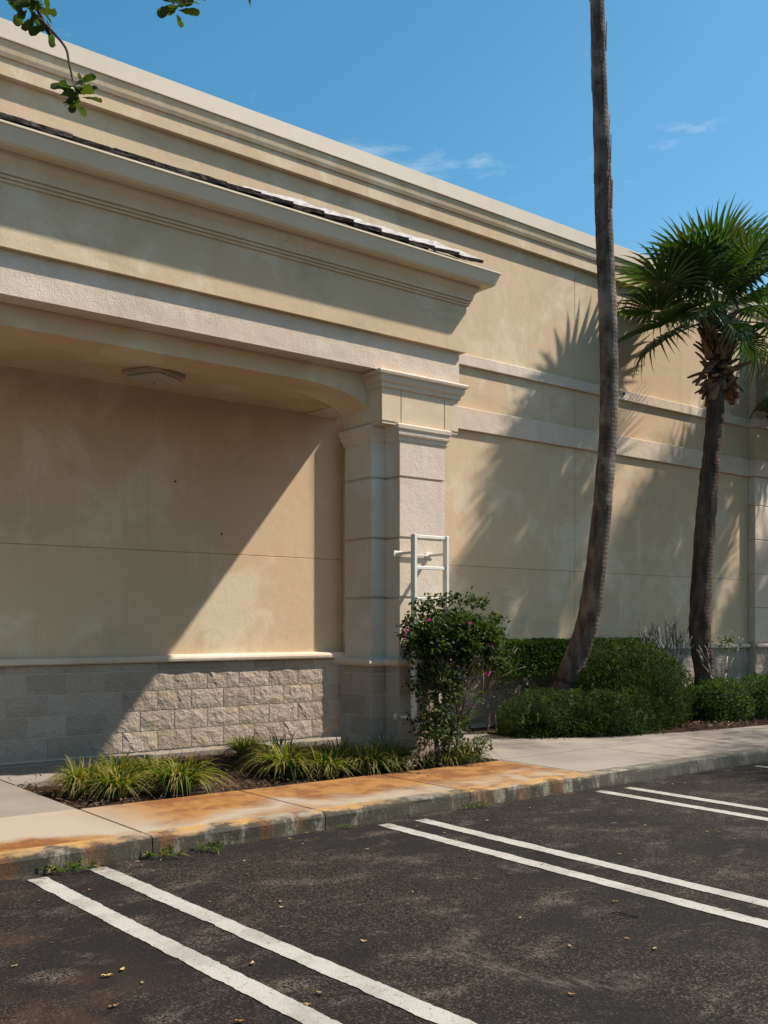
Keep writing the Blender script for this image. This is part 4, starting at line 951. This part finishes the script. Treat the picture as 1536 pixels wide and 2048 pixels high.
def twig(pix, depth, limb_pt, leaves, rad=.004, bunch=()):
    pts = [O(limb_pt)] + [O(from_cam(u, v, depth)) for u, v in pix]
    tw = link('twig', mesh('twig', *tube(spline(pts, 22), [rad*(1.6-1.0*i/21) for i in range(22)], 6), M['oak'], True), oak)
    for u, v, n, spr in leaves:
        for k in range(n):
            p = O(from_cam(u+rnd.gauss(0, spr), v+rnd.gauss(0, spr), depth+rnd.gauss(0, .02)))
            link('leaf', rnd.choice(OL), tw, p, (rnd.uniform(-1.2, 1.2), rnd.uniform(-.9, .9), rnd.uniform(0, 6.3)), rnd.uniform(.75, 1.1))
twig([(66, 0), (75, 30), (104, 62), (131, 95), (138, 125), (148, 170), (156, 195)], 3.2, (0.55, 3.5, 4.72), [(150, 182, 20, 11), (70, 12, 18, 14), (98, 40, 3, 5), (60, 20, 4, 6)])
twig([(352, -60), (356, -15), (360, 12)], 3.3, (1.2, 3.2, 4.75), [(358, 8, 13, 10)], .003)
twig([(498, -60), (499, -25), (500, 8)], 3.4, (1.9, 2.9, 4.78), [(500, 12, 1, 1)], .0025)

# ------------------------------------------------------------------ shade tree standing in the lot right of the frame: its crown shades the right of the walk
sb = Vector((18.6, 3.3, 0.0)); stree = empty('shade_tree', sb); tag(stree, 'broad-crowned oak in the lot beyond the right edge', 'tree')
link('trunk', mesh('trunk', *tube(spline([Vector((0, 0, 0)), Vector((-.05, 0, 1.4)), Vector((-.25, .1, 3.0)), Vector((-.7, .3, 4.6)), Vector((-1.2, .4, 6.2))], 24), [.24-.15*i/23 for i in range(24)], 14, .12, 5), M['oak'], True), stree)
for a, b, c_ in ((-2.6, .3, 5.6), (-1.4, 1.6, 5.8), (-1.8, -1.0, 5.9), (-3.2, 1.4, 5.4), (.5, .8, 5.7)):
    link('limb', mesh('limb', *tube(spline([Vector((-.3, .1, 3.2)), Vector((a*.5, b*.5, 4.7)), Vector((a, b, c_))], 12), [.10-.08*i/11 for i in range(12)], 8, .1, 8), M['oak'], True), stree)
clus = [(rnd.gauss(-1.9, 1.5), rnd.gauss(.5, .95), rnd.gauss(5.9, .55), rnd.uniform(.22, .5)) for _ in range(70)]
P = np.array([[rnd.gauss(c[0], c[3]), rnd.gauss(c[1], c[3]), rnd.gauss(c[2], c[3]*.7)] for c in clus for _ in range(150)])
link('crown', leaf_cloud('crown', P, nrg.normal(size=P.shape), nrg.normal(size=P.shape)+np.array([0, 0, 1]), .10, .05, tints(len(P), GREEN), M['leaf']), stree)

# unseen oaks added behind the viewpoint to block low sky and darken the portico
def copy_tree(o, parent=None):
    c = o.copy(); COL.objects.link(c); c.parent = parent
    for ch in o.children: copy_tree(ch, c)
    return c
for x, y, rz, sc_, lb in ((1.0, -9.5, 1.0, 1.25, 'added sky-blocking oak behind the viewpoint, in line with the portico'), (-9.0, -6.0, 2.6, 1.3, 'added sky-blocking oak furthest left behind the viewpoint'), (10.5, -11.0, 4.1, 1.35, 'added sky-blocking oak behind the viewpoint, in line with the shrubs')):
    c = copy_tree(stree); c.location = (x, y, 0); c.rotation_euler = (0, 0, rz); c.scale = (sc_,)*3; c['label'] = lb
